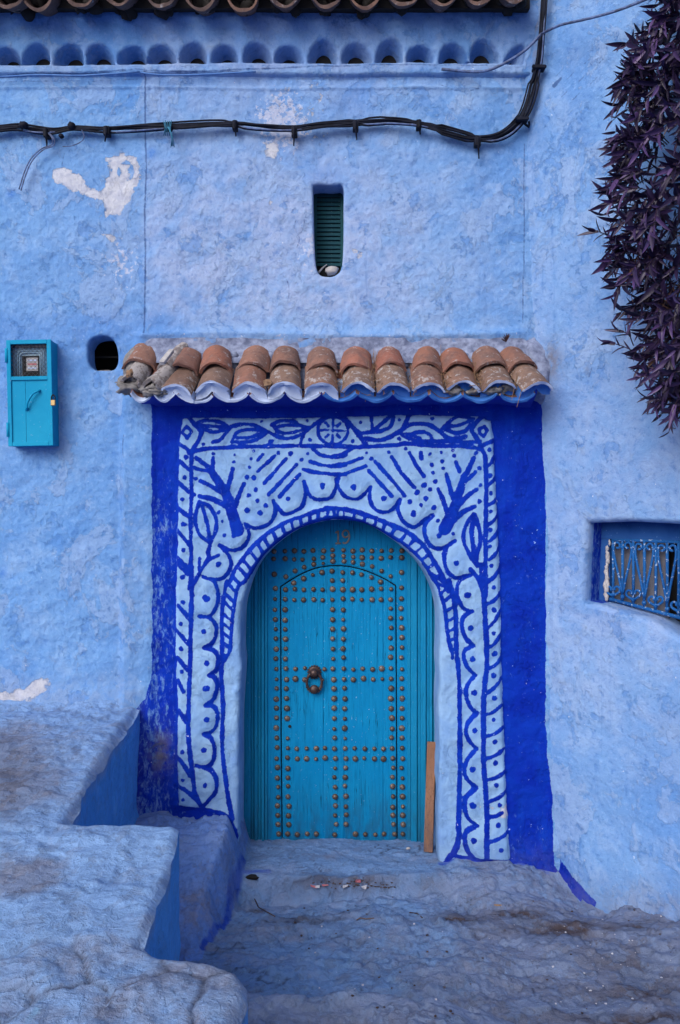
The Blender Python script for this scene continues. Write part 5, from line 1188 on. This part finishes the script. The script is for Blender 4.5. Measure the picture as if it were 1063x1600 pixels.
# ------------------------------------------------------------------ meter box
mbx = tag(empty("meter_box", P(48, 697, 5.0)), "turquoise metal meter cabinet with a mesh window, hung on the left of the blue wall", "meter box")
mbx.rotation_euler = (0, math.radians(-1.2), 0)
ML = Matrix.Translation(-mbx.location)
def bq(px, py, d): return P(px, py, d) - mbx.location
def pbox(b, px0, py0, px1, py1, d0, d1, m=0, bev=.002):
    """box whose front face at d0 covers the given pixel rectangle"""
    p = bq(px0, py1, d0); q = bq(px1, py0, d0); b.box((p.x, d0 - CAMD - mbx.location.y, p.z), (q.x, d1 - CAMD - mbx.location.y, q.z), m, bev=bev)
def mpart(b, nm, mt, par=None, **k): return b.build(nm, mt, par or mbx, loc=(0, 0, 0), **k)
D0 = 4.885
b = MB()
pbox(b, 13.6, 532, 16.5, 696, D0 + .006, 5.03); pbox(b, 80, 532, 82.6, 696, D0 + .006, 5.03); pbox(b, 16, 532, 81, 535, D0 + .006, 5.03); pbox(b, 16, 693, 81, 696, D0 + .006, 5.03); pbox(b, 15, 533, 81.5, 695, 4.985, 5.03)
body = mpart(b, "cabinet", M['box'])
b = MB()
pbox(b, 13, 531, 19.5, 697, D0 - .006, D0 + .004); pbox(b, 76.2, 531, 83.2, 697, D0 - .006, D0 + .004); pbox(b, 19.6, 531, 76.1, 537.5, D0 - .006, D0 + .004); pbox(b, 19.6, 690.5, 76.1, 697, D0 - .006, D0 + .004); pbox(b, 19.6, 588, 76.1, 594, D0 - .006, D0 + .004)
df = mpart(b, "cabinet_door", M['box'])
b = MB(); pbox(b, 18, 592, 41.6, 692, D0 + .003, D0 + .008, bev=.0005); pbox(b, 42, 592, 78, 692, D0 + .004, D0 + .009, bev=.0005); mpart(b, "door_sheet", M['box'], df)
b = MB(); cvp = smooth_pts([(43, 639), (45, 628), (53, 616), (63, 611)], 4); b.tube([bq(x, y, D0 - .010 - .012 * math.sin(math.pi * i / (len(cvp) - 1))) for i, (x, y) in enumerate(cvp)], .0065, 7)
for q in ((43, 639), (63, 611)): b.lump(bq(*q, D0 - .002), .010, amp=.1)
mpart(b, "handle", M['box'], df, smooth=True)
for y0_, y1_ in ((544, 566), (660, 682)):
    b = MB(); b.tube([bq(13.2, y0_, D0 - .004), bq(13.2, y1_, D0 - .004)], .010, 8); mpart(b, "hinge", M['box'], smooth=True)
b = MB()
nx = 10
for k in range(-12, 13):
    for sgn in (-1, 1):
        # diagonal strands clipped to the window
        x0, x1, y0_, y1_ = 19, 77, 537, 589; pts = []
        for s in np.linspace(0, 1, 40):
            y = y0_ + (y1_ - y0_) * s; x = 48 + k * 6.6 + sgn * (y - 563) * .95
            if x0 <= x <= x1: pts.append((x, y))
        if len(pts) > 1: b.tube([bq(*pts[0], D0 + .006 + .001 * sgn), bq(*pts[-1], D0 + .006 + .001 * sgn)], .0011, 4, cap=False)
mpart(b, "wire_mesh", M['steel'], df)
b = MB(); pbox(b, 22, 541, 76, 591, 4.94, 4.984, bev=.01); mt_ = mpart(b, "meter", M['meter'])
for k, (a, c, e2, f2) in enumerate([(28, 545, 72, 592), (31, 548, 69, 592), (34, 551, 66, 592)]):
    b = MB(); dd = 4.938 - .004 * k; pts = [(a, f2 - 2), (a, c + 5), (a + 2, c + 1.5), (a + 5, c), (e2 - 5, c), (e2 - 2, c + 1.5), (e2, c + 5), (e2, f2 - 2)]; b.tube([bq(x, y, dd) for x, y in pts], .0042, 6); mpart(b, "meter_rim", M['meter'], mt_, smooth=True)
b = MB(); pbox(b, 37.5, 556, 65, 590, 4.929, 4.94, bev=.001); mpart(b, "meter_window", M['dark'], mt_)
b = MB(); pbox(b, 44, 559, 62, 580, 4.924, 4.93, bev=.001); mpart(b, "meter_dial", M['stone'], mt_)
for r_ in range(3):
    b = MB(); pbox(b, 46, 562 + r_ * 6, 60, 564.5 + r_ * 6, 4.9225, 4.9235, bev=.0002); mpart(b, "dial_line", M['rim'] if r_ != 1 else M['pink'], mt_)
b = MB()
for k in range(12): b.lump(P(26 + k * 4.2 + R.uniform(-1, 1), 540, 4.93), R.uniform(.012, .018), amp=.6, seg=7, rings=5)
tag(b.build("lime_crust", M['grey'], None, True), "grey crusted dirt lying on the meter behind the mesh window", "dirt")
b = MB(); q = P(83.2, 629, 4.872)
b.box((q.x - .013, q.y - .009, q.z - .019), (q.x + .015, q.y + .009, q.z + .016), bev=.003)
pl = tag(b.build("padlock", M['brass'], None), "small brass padlock with a dark shackle hanging on the turquoise meter cabinet", "padlock")
b = MB(); b.tube([q + Vector(v) for v in smooth_pts([(-.009, 0, .014), (-.010, 0, .034), (0, 0, .047), (.011, 0, .034), (.011, 0, .014)], 4)], .0038, 7); b.build("shackle", M['dark'], pl, True, loc=(0, 0, 0))

# ------------------------------------------------------------------ cables
def cable_part(name, pts, r, mat, par, seg=6): b = MB(); b.tube(pts, r, seg); return b.build(name, mat, par, True)
BP = [(-130, 206), (-60, 204), (0, 202), (30, 200), (60, 203), (85, 204), (115, 200), (165, 203), (215, 200), (262, 198), (330, 194), (365, 194), (410, 198), (460, 201), (505, 195), (556, 192), (605, 189), (655, 194), (700, 205), (746, 216), (780, 213), (806, 196), (823, 170), (834, 132), (843, 95), (847, 50), (850, 0), (852, -60), (853, -130)]
BD = [4.955] * 22 + [4.93, 4.90, 4.86, 4.84, 4.83, 4.83, 4.83]
wires = tag(empty("cable_bundle", P(460, 200, 4.97)), "bundle of black cables clipped along the blue wall, turning up at the right corner", "cables")
for k in range(7):
    ph = R.uniform(0, 6.28); am = R.uniform(1.2, 3.2); dz = R.uniform(-1, 1); pts = []
    spread = (k - 3) / 3
    dense = smooth_pts([(x, y, d) for (x, y), d in zip(BP, BD)], 5)
    for i, (x, y, d) in enumerate(dense):
        w = am * math.sin(i * .19 * (1 + .13 * k) + ph) * (.55 if x > 600 else 1)
        nx_, ny_ = (0, 1) if x < 740 else (.75, .65) if x < 815 else (1, .1)
        s_ = spread * (7.5 if 690 < x < 835 and y > 120 else 4.2)
        if any(abs(x - c) < 10 for c in (367, 556, 655, 746)): w *= .3; s_ *= .8
        pts.append(P(x + nx_ * (w * .5 + s_), y + ny_ * (w * .75 + s_), d + .010 * math.cos(i * .31 + ph)))
    cable_part("cable", pts, [.0056, .0066, .0074, .006, .007, .0055, .0064][k], M['cable'] if k != 5 else M['cableb'], wires)
for px, py, L, w in [(72, 208, 22, 5), (166, 205, 16, 5), (367, 196, 17, 4), (460, 206, 22, 4.5), (556, 197, 22, 4.5), (655, 195, 15, 4), (747, 222, 26, 5)]:
    b = MB(); dd = 4.935
    b.box(tuple(P(px - w, py + 5, dd)), tuple(P(px + w, py - 9, dd) + Vector((0, .05, 0))), bev=.004)
    b.tube([P(px, py - 8, dd - .006), P(px + R.uniform(-1, 1), py + 2, dd - .006), P(px + R.uniform(-2, 2), py + L, 4.97)], [.008, .007, .0042], 6)
    b.build("cable_clip", M['cable'], wires, True, 40)
for px, py in ((36, 196), (112, 197), (263, 201), (96, 213)):
    b = MB(); b.lump(P(px, py, 4.94), .028 if py < 210 else .018, amp=.35, sq=(1, .8, .85)); b.build("cable_joint", M['cable'], wires, True)
for px, py in ((842, 106), (815, 187)):
    b = MB(); c = P(px, py, 4.875 if py < 150 else 4.92)
    b.box(tuple(c + Vector((-.035, -.02, -.010))), tuple(c + Vector((.04, .04, .012))), bev=.004)
    if py > 150: b.tube([c, c + Vector((.03, .02, -.02)), c + Vector((.055, .045, -.022)), c + Vector((.06, .05, -.005)), c + Vector((.055, .04, .010))], .0075, 6)
    for s in (-1, 1): b.lump(c + Vector((s * .035, -.012, .002)), .011, amp=.2, seg=7, rings=5)
    b.build("cable_clip", M['cable'], wires, True, 40)
tw = MB(); c = P(262, 197, 4.92)
for k in range(5): tw.tube([P(256 + 3 * k, 189 + R.uniform(-2, 2), 4.935), P(258 + 2 * k + R.uniform(-2, 2), 200, 4.915), P(256 + 3 * k, 212, 4.935)], .0028, 5)
for k in range(4): tw.tube([P(262 + k, 198, 4.915), P(265 + R.uniform(-3, 5), 212, 4.91), P(268 + R.uniform(-3, 5), 229 + R.uniform(-4, 2), 4.93)], .0024, 5)
tag(tw.build("twine", M['twine'], None, True), "teal twine knotted round the cable bundle with its ends hanging down", "twine")
lw = tag(empty("loose_wire", P(60, 230, 4.97)), "thin grey loose wire hanging in a curve down from the left end of the cables", "wire")
for k in range(2):
    b = MB(); b.tube([P(x + k * 3.0, y + k * 1.5, d) for x, y, d in smooth_pts([(74, 206, 4.94), (82, 216, 4.93), (81, 226, 4.945), (66, 232, 4.95), (52, 244, 4.95), (43, 258, 4.95), (36, 276, 4.96), (30, 296, 4.965)], 4)], .0042, 5); b.build("strand", M['cableb'], lw, True)
b = MB(); b.tube([P(x, y, d) for x, y, d in smooth_pts([(128, 203, 4.945), (132, 214, 4.94), (126, 222, 4.955), (112, 228, 4.965), (98, 229, 4.97)], 4)], .003, 5); tag(b.build("wire_end", M['cableb'], None, True), "short bent wire end looping below the cables beside the round joint", "wire")
b = MB(); b.tube([P(x, y, d) for x, y, d in smooth_pts([(690, 108, 4.955), (735, 112, 4.94), (762, 110, 4.87), (790, 98, 4.83), (816, 82, 4.83), (832, 68, 4.82), (846, 53, 4.79)], 4)], .0085, 6)
b.tube([P(x, y, d) for x, y, d in smooth_pts([(846, 53, 4.79), (862, 45, 4.72), (880, 38, 4.66), (920, 29, 4.54), (960, 18, 4.44), (1000, 3, 4.34), (1040, -14, 4.22)], 4)], .0075, 6)
tag(b.build("thin_cable", M['cableb'], None, True), "single thin cable crossing the top right corner onto the side wall", "cable")
b = MB(); b.tube([P(x, y, d) for x, y, d in smooth_pts([(-60, 121, 4.955), (0, 120, 4.955), (60, 117, 4.955), (130, 118, 4.955), (218, 112, 4.95)], 4)], .0055, 6)
b.tube([P(x, y, 4.955) for x, y in smooth_pts([(218, 113), (250, 117), (300, 117), (400, 112)], 4)], .005, 6)
tag(b.build("painted_cable", M['bluecable'], None, True), "thin cable painted over in blue just under the cornice ledge", "cable")
b = MB(); b.tube([P(228, y, 4.985) for y in (112, 200, 260, 330, 420, 520)], .004, 5)

# ------------------------------------------------------------------ lath leaning in the doorway
b = MB(); p0, p1 = P(669.5, 1331, 5.10), P(675, 1159, 5.225); ax = (p1 - p0); L = ax.length
Mx = Matrix.Translation(p0) @ ax.to_track_quat('Z', 'Y').to_matrix().to_4x4()
b.box((-.029, -.012, 0), (.029, .012, L), bev=.002, M=Mx)
lath = tag(b.build("wooden_lath", M['wood'], None), "bare reddish wooden lath leaning against the right door jamb", "lath")
for k in range(8):
    b = MB(); b.lump(Mx @ Vector((R.uniform(-.018, .018), .0125, L * (k + .5) / 8)), .0028, amp=.1, seg=6, rings=4); b.build("nail", M['iron'], lath, loc=(0, 0, 0))

# ------------------------------------------------------------------ litter on the floor
def fl(px, py):
    """first point of the floor height field along the pixel's ray"""
    d = np.arange(2.2, 5.3, .01); x = (px - 531.5) / FP * d; z = CAMZ + (800 - py) / FP * d
    g = G(x, d); i = int(np.argmax(z <= g)); return Vector((x[i], d[i] - CAMD, g[i]))
b = MB(); c = fl(972, 1392)
b.lump(c + Vector((0, 0, .022)), .042, amp=.6, sq=(1, .8, .62)); b.tube([c + Vector((.005, 0, .03)), c + Vector((.0, 0, .055)), c + Vector((.022, 0, .06))], .006, 5)
tag(b.build("bag_scrap", M['dark'], None, True), "crumpled black plastic scrap on the floor at the foot of the right wall", "litter")
b = MB(); c = fl(397, 1374); b.lump(c + Vector((0, 0, .006)), .045, amp=.7, sq=(1.1, .5, .22)); tag(b.build("leaf_scrap", M['dark'], None, True), "dark curled leaf lying on the doorstep at the left", "leaf")
b = MB(); c = fl(778, 1417); b.tube([c + Vector((-.022, .002, .006)), c + Vector((.022, -.004, .007))], .005, 7); tag(b.build("cigarette_end", M['straw'], None), "orange brown cigarette end on the floor right of the door", "litter")
b = MB(); c = fl(638, 1327); b.lump(c + Vector((0, 0, .006)), .014, amp=.5, sq=(1.2, .8, .6)); tag(b.build("pebble", M['stone'], None), "small pale pebble on the doorstep left of the lath", "pebble")
spots = [(490, 1390, 'pink', "leftmost pink paper scrap swept against the foot of the doorstep"), (497, 1389, 'paper', "white paper scrap just right of the leftmost pink scrap at the doorstep"), (508, 1387, 'pink', "middle pink paper scrap swept against the foot of the doorstep"),
         (541, 1385, 'paper', "long white paper scrap left of the brightest red one at the doorstep"), (560, 1384, 'pink', "rightmost red and pink paper scrap swept against the doorstep"), (568, 1388, 'paper', "rightmost white paper scrap swept against the foot of the doorstep")]
for px, py, m, lb in spots:
    b = MB(); c = fl(px, py); b.box(tuple(c + Vector((-.015, -.012, .002))), tuple(c + Vector((.015, .012, .009))), jit=.007)
    tag(b.build("paper_scrap", M[m], None), lb, "litter", "paper scraps along the foot of the doorstep")
b = MB()
for k in range(140):
    c = fl(R.uniform(488, 618), R.uniform(1383, 1392)) if k < 90 else fl(R.uniform(400, 1050), R.uniform(1400, 1590))
    s = R.uniform(.002, .006); b.lump(c + Vector((0, 0, s * .6)), s, amp=.6, sq=(1.4, 1, .7), seg=6, rings=4)
tag(b.build("floor_grit", M['iron'], None), "dark grit and crumbs scattered over the worn floor", "grit", kind='stuff')
b = MB()
for k in range(46):
    c = fl(R.uniform(860, 1050), R.uniform(1430, 1580)) if k < 30 else fl(R.uniform(420, 1000), R.uniform(1420, 1580))
    s = R.uniform(.0015, .0048); b.box(tuple(c + Vector((-s, -s, 0))), tuple(c + Vector((s, s, s * .7))), jit=s * .4)
tag(b.build("white_flakes", M['paper'], None), "white paint flakes scattered over the floor towards the right wall", "flakes", kind='stuff')
for (pts, lb) in [([(398, 1412), (404, 1420), (418, 1428), (430, 1434)], "thin bent dry twig lying on the floor below the doorstep at the left"), ([(557, 1440), (563, 1438), (572, 1439), (585, 1437)], "short dark twig lying on the floor in front of the doorstep"), ([(640, 1428), (652, 1430), (660, 1436)], "dark curved twig on the floor towards the right of the doorstep")]:
    b = MB(); b.tube([fl(*p) + Vector((0, 0, .006)) for p in pts], .0035, 5); tag(b.build("twig", M['iron'], None), lb, "twig")

# ------------------------------------------------------------------ the hanging purple plant
pr = random.Random(23)
plant = tag(empty("hanging_plant", P(1100, -60, 4.15)), "dark purple trailing plant hanging down in front of the right hand wall", "plant")
def leaf_mesh(seed):
    r = random.Random(seed); n = 7; V = []; F = []
    curve = r.uniform(-.1, .55); wv = r.uniform(.085, .118)
    for i in range(n):
        t = i / (n - 1); w = wv * (math.sin(math.pi * min(1, t * .80 + .20)) ** .8) * (1 if t < 1 else 0) * (1 - .15 * t)
        if i == n - 1: w = .002
        x = t; z = -curve * t * t * .55; up = w * .55
        V += [(x, -w, z + up), (x, 0, z), (x, w, z + up)]
    for i in range(n - 1):
        a = i * 3; F += [(a, a + 3, a + 4, a + 1), (a + 1, a + 4, a + 5, a + 2)]
    return V, F
LV = [leaf_mesh(s) for s in range(7)]
LM = []
for V_, F_ in LV:
    for mt in ('leaf', 'leafd'):
        me = bpy.data.meshes.new("leaf"); me.from_pydata(V_, [], F_); me.update(); me.materials.append(M[mt]); me.polygons.foreach_set('use_smooth', [True] * len(F_)); LM.append(me)
LEAVES = []; STEMS = []
def sprig(base, tip, nl, size, dried=False, droop=.25, t0=.22):
    base, tip = Vector(base), Vector(tip); ax = tip - base; L = ax.length
    mid = (base + tip) / 2 + Vector((0, 0, droop * L * .35)) + Vector((pr.gauss(0, .06), pr.gauss(0, .06), pr.gauss(0, .05))) * L
    pts = [base, base.lerp(mid, .55), mid, mid.lerp(tip, .5) + Vector((0, 0, .03 * L)), tip]; pts = [Vector(p) for p in smooth_pts([tuple(p) for p in pts], 3)]
    STEMS.append((pts, .0034, dried))
    ph = pr.uniform(0, 6.28)
    for k in range(nl):
        t = t0 + (1 - t0) * k / max(1, nl - 1); f = t * (len(pts) - 1); i = min(int(f), len(pts) - 2); p = pts[i].lerp(pts[i + 1], f - i); tg = (pts[i + 1] - pts[i]).normalized()
        a = ph + k * 2.5 + pr.uniform(-.4, .4); n1 = tg.cross(Vector((0, 0, 1)) if abs(tg.z) < .9 else Vector((1, 0, 0))).normalized(); n2 = tg.cross(n1)
        rad = n1 * math.cos(a) + n2 * math.sin(a); op = pr.uniform(.55, 1.15) if k < nl - 2 else pr.uniform(.2, .6)
        dr = (tg + rad * op).normalized()
        up = (rad - dr * rad.dot(dr)); up = up.normalized() if up.length > .05 else n1
        y = (-up).cross(dr).normalized(); zz = dr.cross(y).normalized()
        s = size * pr.uniform(.6, 1.2) * (.8 if k >= nl - 1 else 1)
        m = Matrix((dr, y, zz)).transposed().to_4x4(); LEAVES.append((Matrix.Translation(p) @ m @ Matrix.Diagonal((s, s * pr.uniform(.85, 1.15), s, 1)), dried))
# outlying sprigs traced from the silhouette: (base, tip) in pixels
for bx_, by_, tx_, ty_, n, s in [(960, 395, 918, 360, 5, .085), (1000, 400, 950, 385, 7, .10), (1010, 560, 938, 535, 5, .075), (990, 540, 955, 515, 5, .085), (975, 415, 940, 430, 3, .06), (1040, 600, 990, 590, 7, .08), (1050, 625, 1003, 622, 6, .08), (1030, 110, 972, 108, 8, .095), (1040, 90, 1000, 80, 7, .095), (1005, 130, 965, 150, 6, .06), (1050, 40, 1025, 25, 6, .08), (1020, 195, 982, 185, 7, .08), (1010, 230, 962, 215, 7, .085), (1020, 240, 968, 240, 8, .09), (1020, 300, 962, 300, 7, .09), (1030, 320, 965, 318, 7, .085), (1020, 345, 970, 340, 7, .085), (1030, 150, 980, 140, 8, .095), (1035, 275, 975, 270, 7, .085), (1040, 370, 985, 360, 7, .08), (1020, 430, 968, 430, 7, .085), (1030, 480, 985, 480, 6, .08), (1040, 510, 990, 520, 6, .075), (1050, 560, 1000, 565, 7, .08), (1060, 640, 1040, 655, 6, .07), (1030, 455, 978, 450, 6, .08), (1045, 205, 1000, 215, 7, .09)]:
    d = pr.uniform(3.92, 4.2); sprig(P(bx_, by_, d + .05), P(tx_ + 8, ty_, d - .02), n + 2, s * 1.12, t0=.42)
def left_edge(y):
    return float(np.interp(y, [-250, 0, 25, 80, 130, 200, 300, 400, 470, 560, 640, 690], [1030, 1046, 1040, 994, 978, 992, 964, 962, 996, 1008, 1038, 1072]))
for k in range(330):
    y = pr.uniform(-200, 650); xl = left_edge(y); x = xl + 8 + abs(pr.gauss(0, 1)) * 62
    if x > 1240: continue
    f = min(1, (x - xl) / 110); d = 4.28 - .42 * math.sqrt(f) + pr.uniform(-.05, .14); d = min(d, 4.32)
    b0 = P(x + 18, y - 6, d + .10); lf = (1 - f)
    tip = P(x - 26 * (lf + .15) - pr.uniform(0, 14), y + pr.uniform(-26, 34) + 16 * f, d - .07 - .06 * f)
    sprig(b0, tip, pr.randint(7, 10), pr.uniform(.085, .128), False)
for k in range(130):
    y = pr.uniform(-120, 620); x = pr.uniform(max(left_edge(y) + 50, 1030), 1190); d = 4.22 + pr.uniform(-.06, .06)
    sprig(P(x + 20, y - 20, d + .08), P(x + pr.uniform(-40, 20), y + pr.uniform(0, 40), d - .08), pr.randint(6, 9), pr.uniform(.08, .125))
for k in range(80):
    y = pr.uniform(400, 660); x = left_edge(y) + 22 + abs(pr.gauss(0, 40)); d = 4.10 + pr.uniform(-.08, .12)
    sprig(P(x + 10, y - 26, d + .05), P(x - 10 + pr.uniform(-12, 12), y + pr.uniform(0, 30), d - .06), pr.randint(4, 7), pr.uniform(.05, .08), pr.random() < .55)
# biggest in view first: the nearest 300 become parts
def vis_key(i):
    p = LEAVES[i][0].translation; d = p.y + CAMD; px = 531.5 + p.x / d * FP; py = 800 - (p.z - CAMZ) / d * FP
    out = (px > 1075) or py < -15
    return (out, d + .35 * max(0, (px - left_edge(py)) / 110))
order = sorted(range(len(LEAVES)), key=vis_key)
big = set(order[:300]); b = MB(); bd = MB()
for i, (mx, dr) in enumerate(LEAVES):
    k = pr.randrange(7)
    if i in big:
        o = obj_of(LM[k * 2 + (1 if dr else 0)], "leaf", plant, (0, 0, 0)); o.matrix_local = Matrix.Translation(-plant.location) @ mx
    else:
        V_, F_ = LV[k]; (bd if dr else b).add([mx @ Vector(v) for v in V_], F_)
tag(b.build("foliage", M['leaf'], plant, True), kind='stuff'); tag(bd.build("dried_foliage", M['leafd'], plant, True), kind='stuff')
b = MB()
for pts, r, dr in STEMS: b.tube(pts, [r * (1 - .5 * i / len(pts)) for i in range(len(pts))], 5, m=1 if dr else 0)
for k in range(14):
    x = pr.uniform(1060, 1200); d = pr.uniform(4.05, 4.3); y1 = pr.uniform(350, 640); b.tube([P(a, y, e) for a, y, e in smooth_pts([(x + 40 + pr.uniform(-20, 20), -220, d + .1), (x + 20, y1 * .4, d), (x + pr.uniform(-15, 15), y1 * .75, d - .05), (x - 12, y1, d - .02)], 4)], .005, 5, m=pr.choice((0, 1)))
tag(b.build("stems", [M['stem'], M['leafd']], plant, True), kind='stuff')
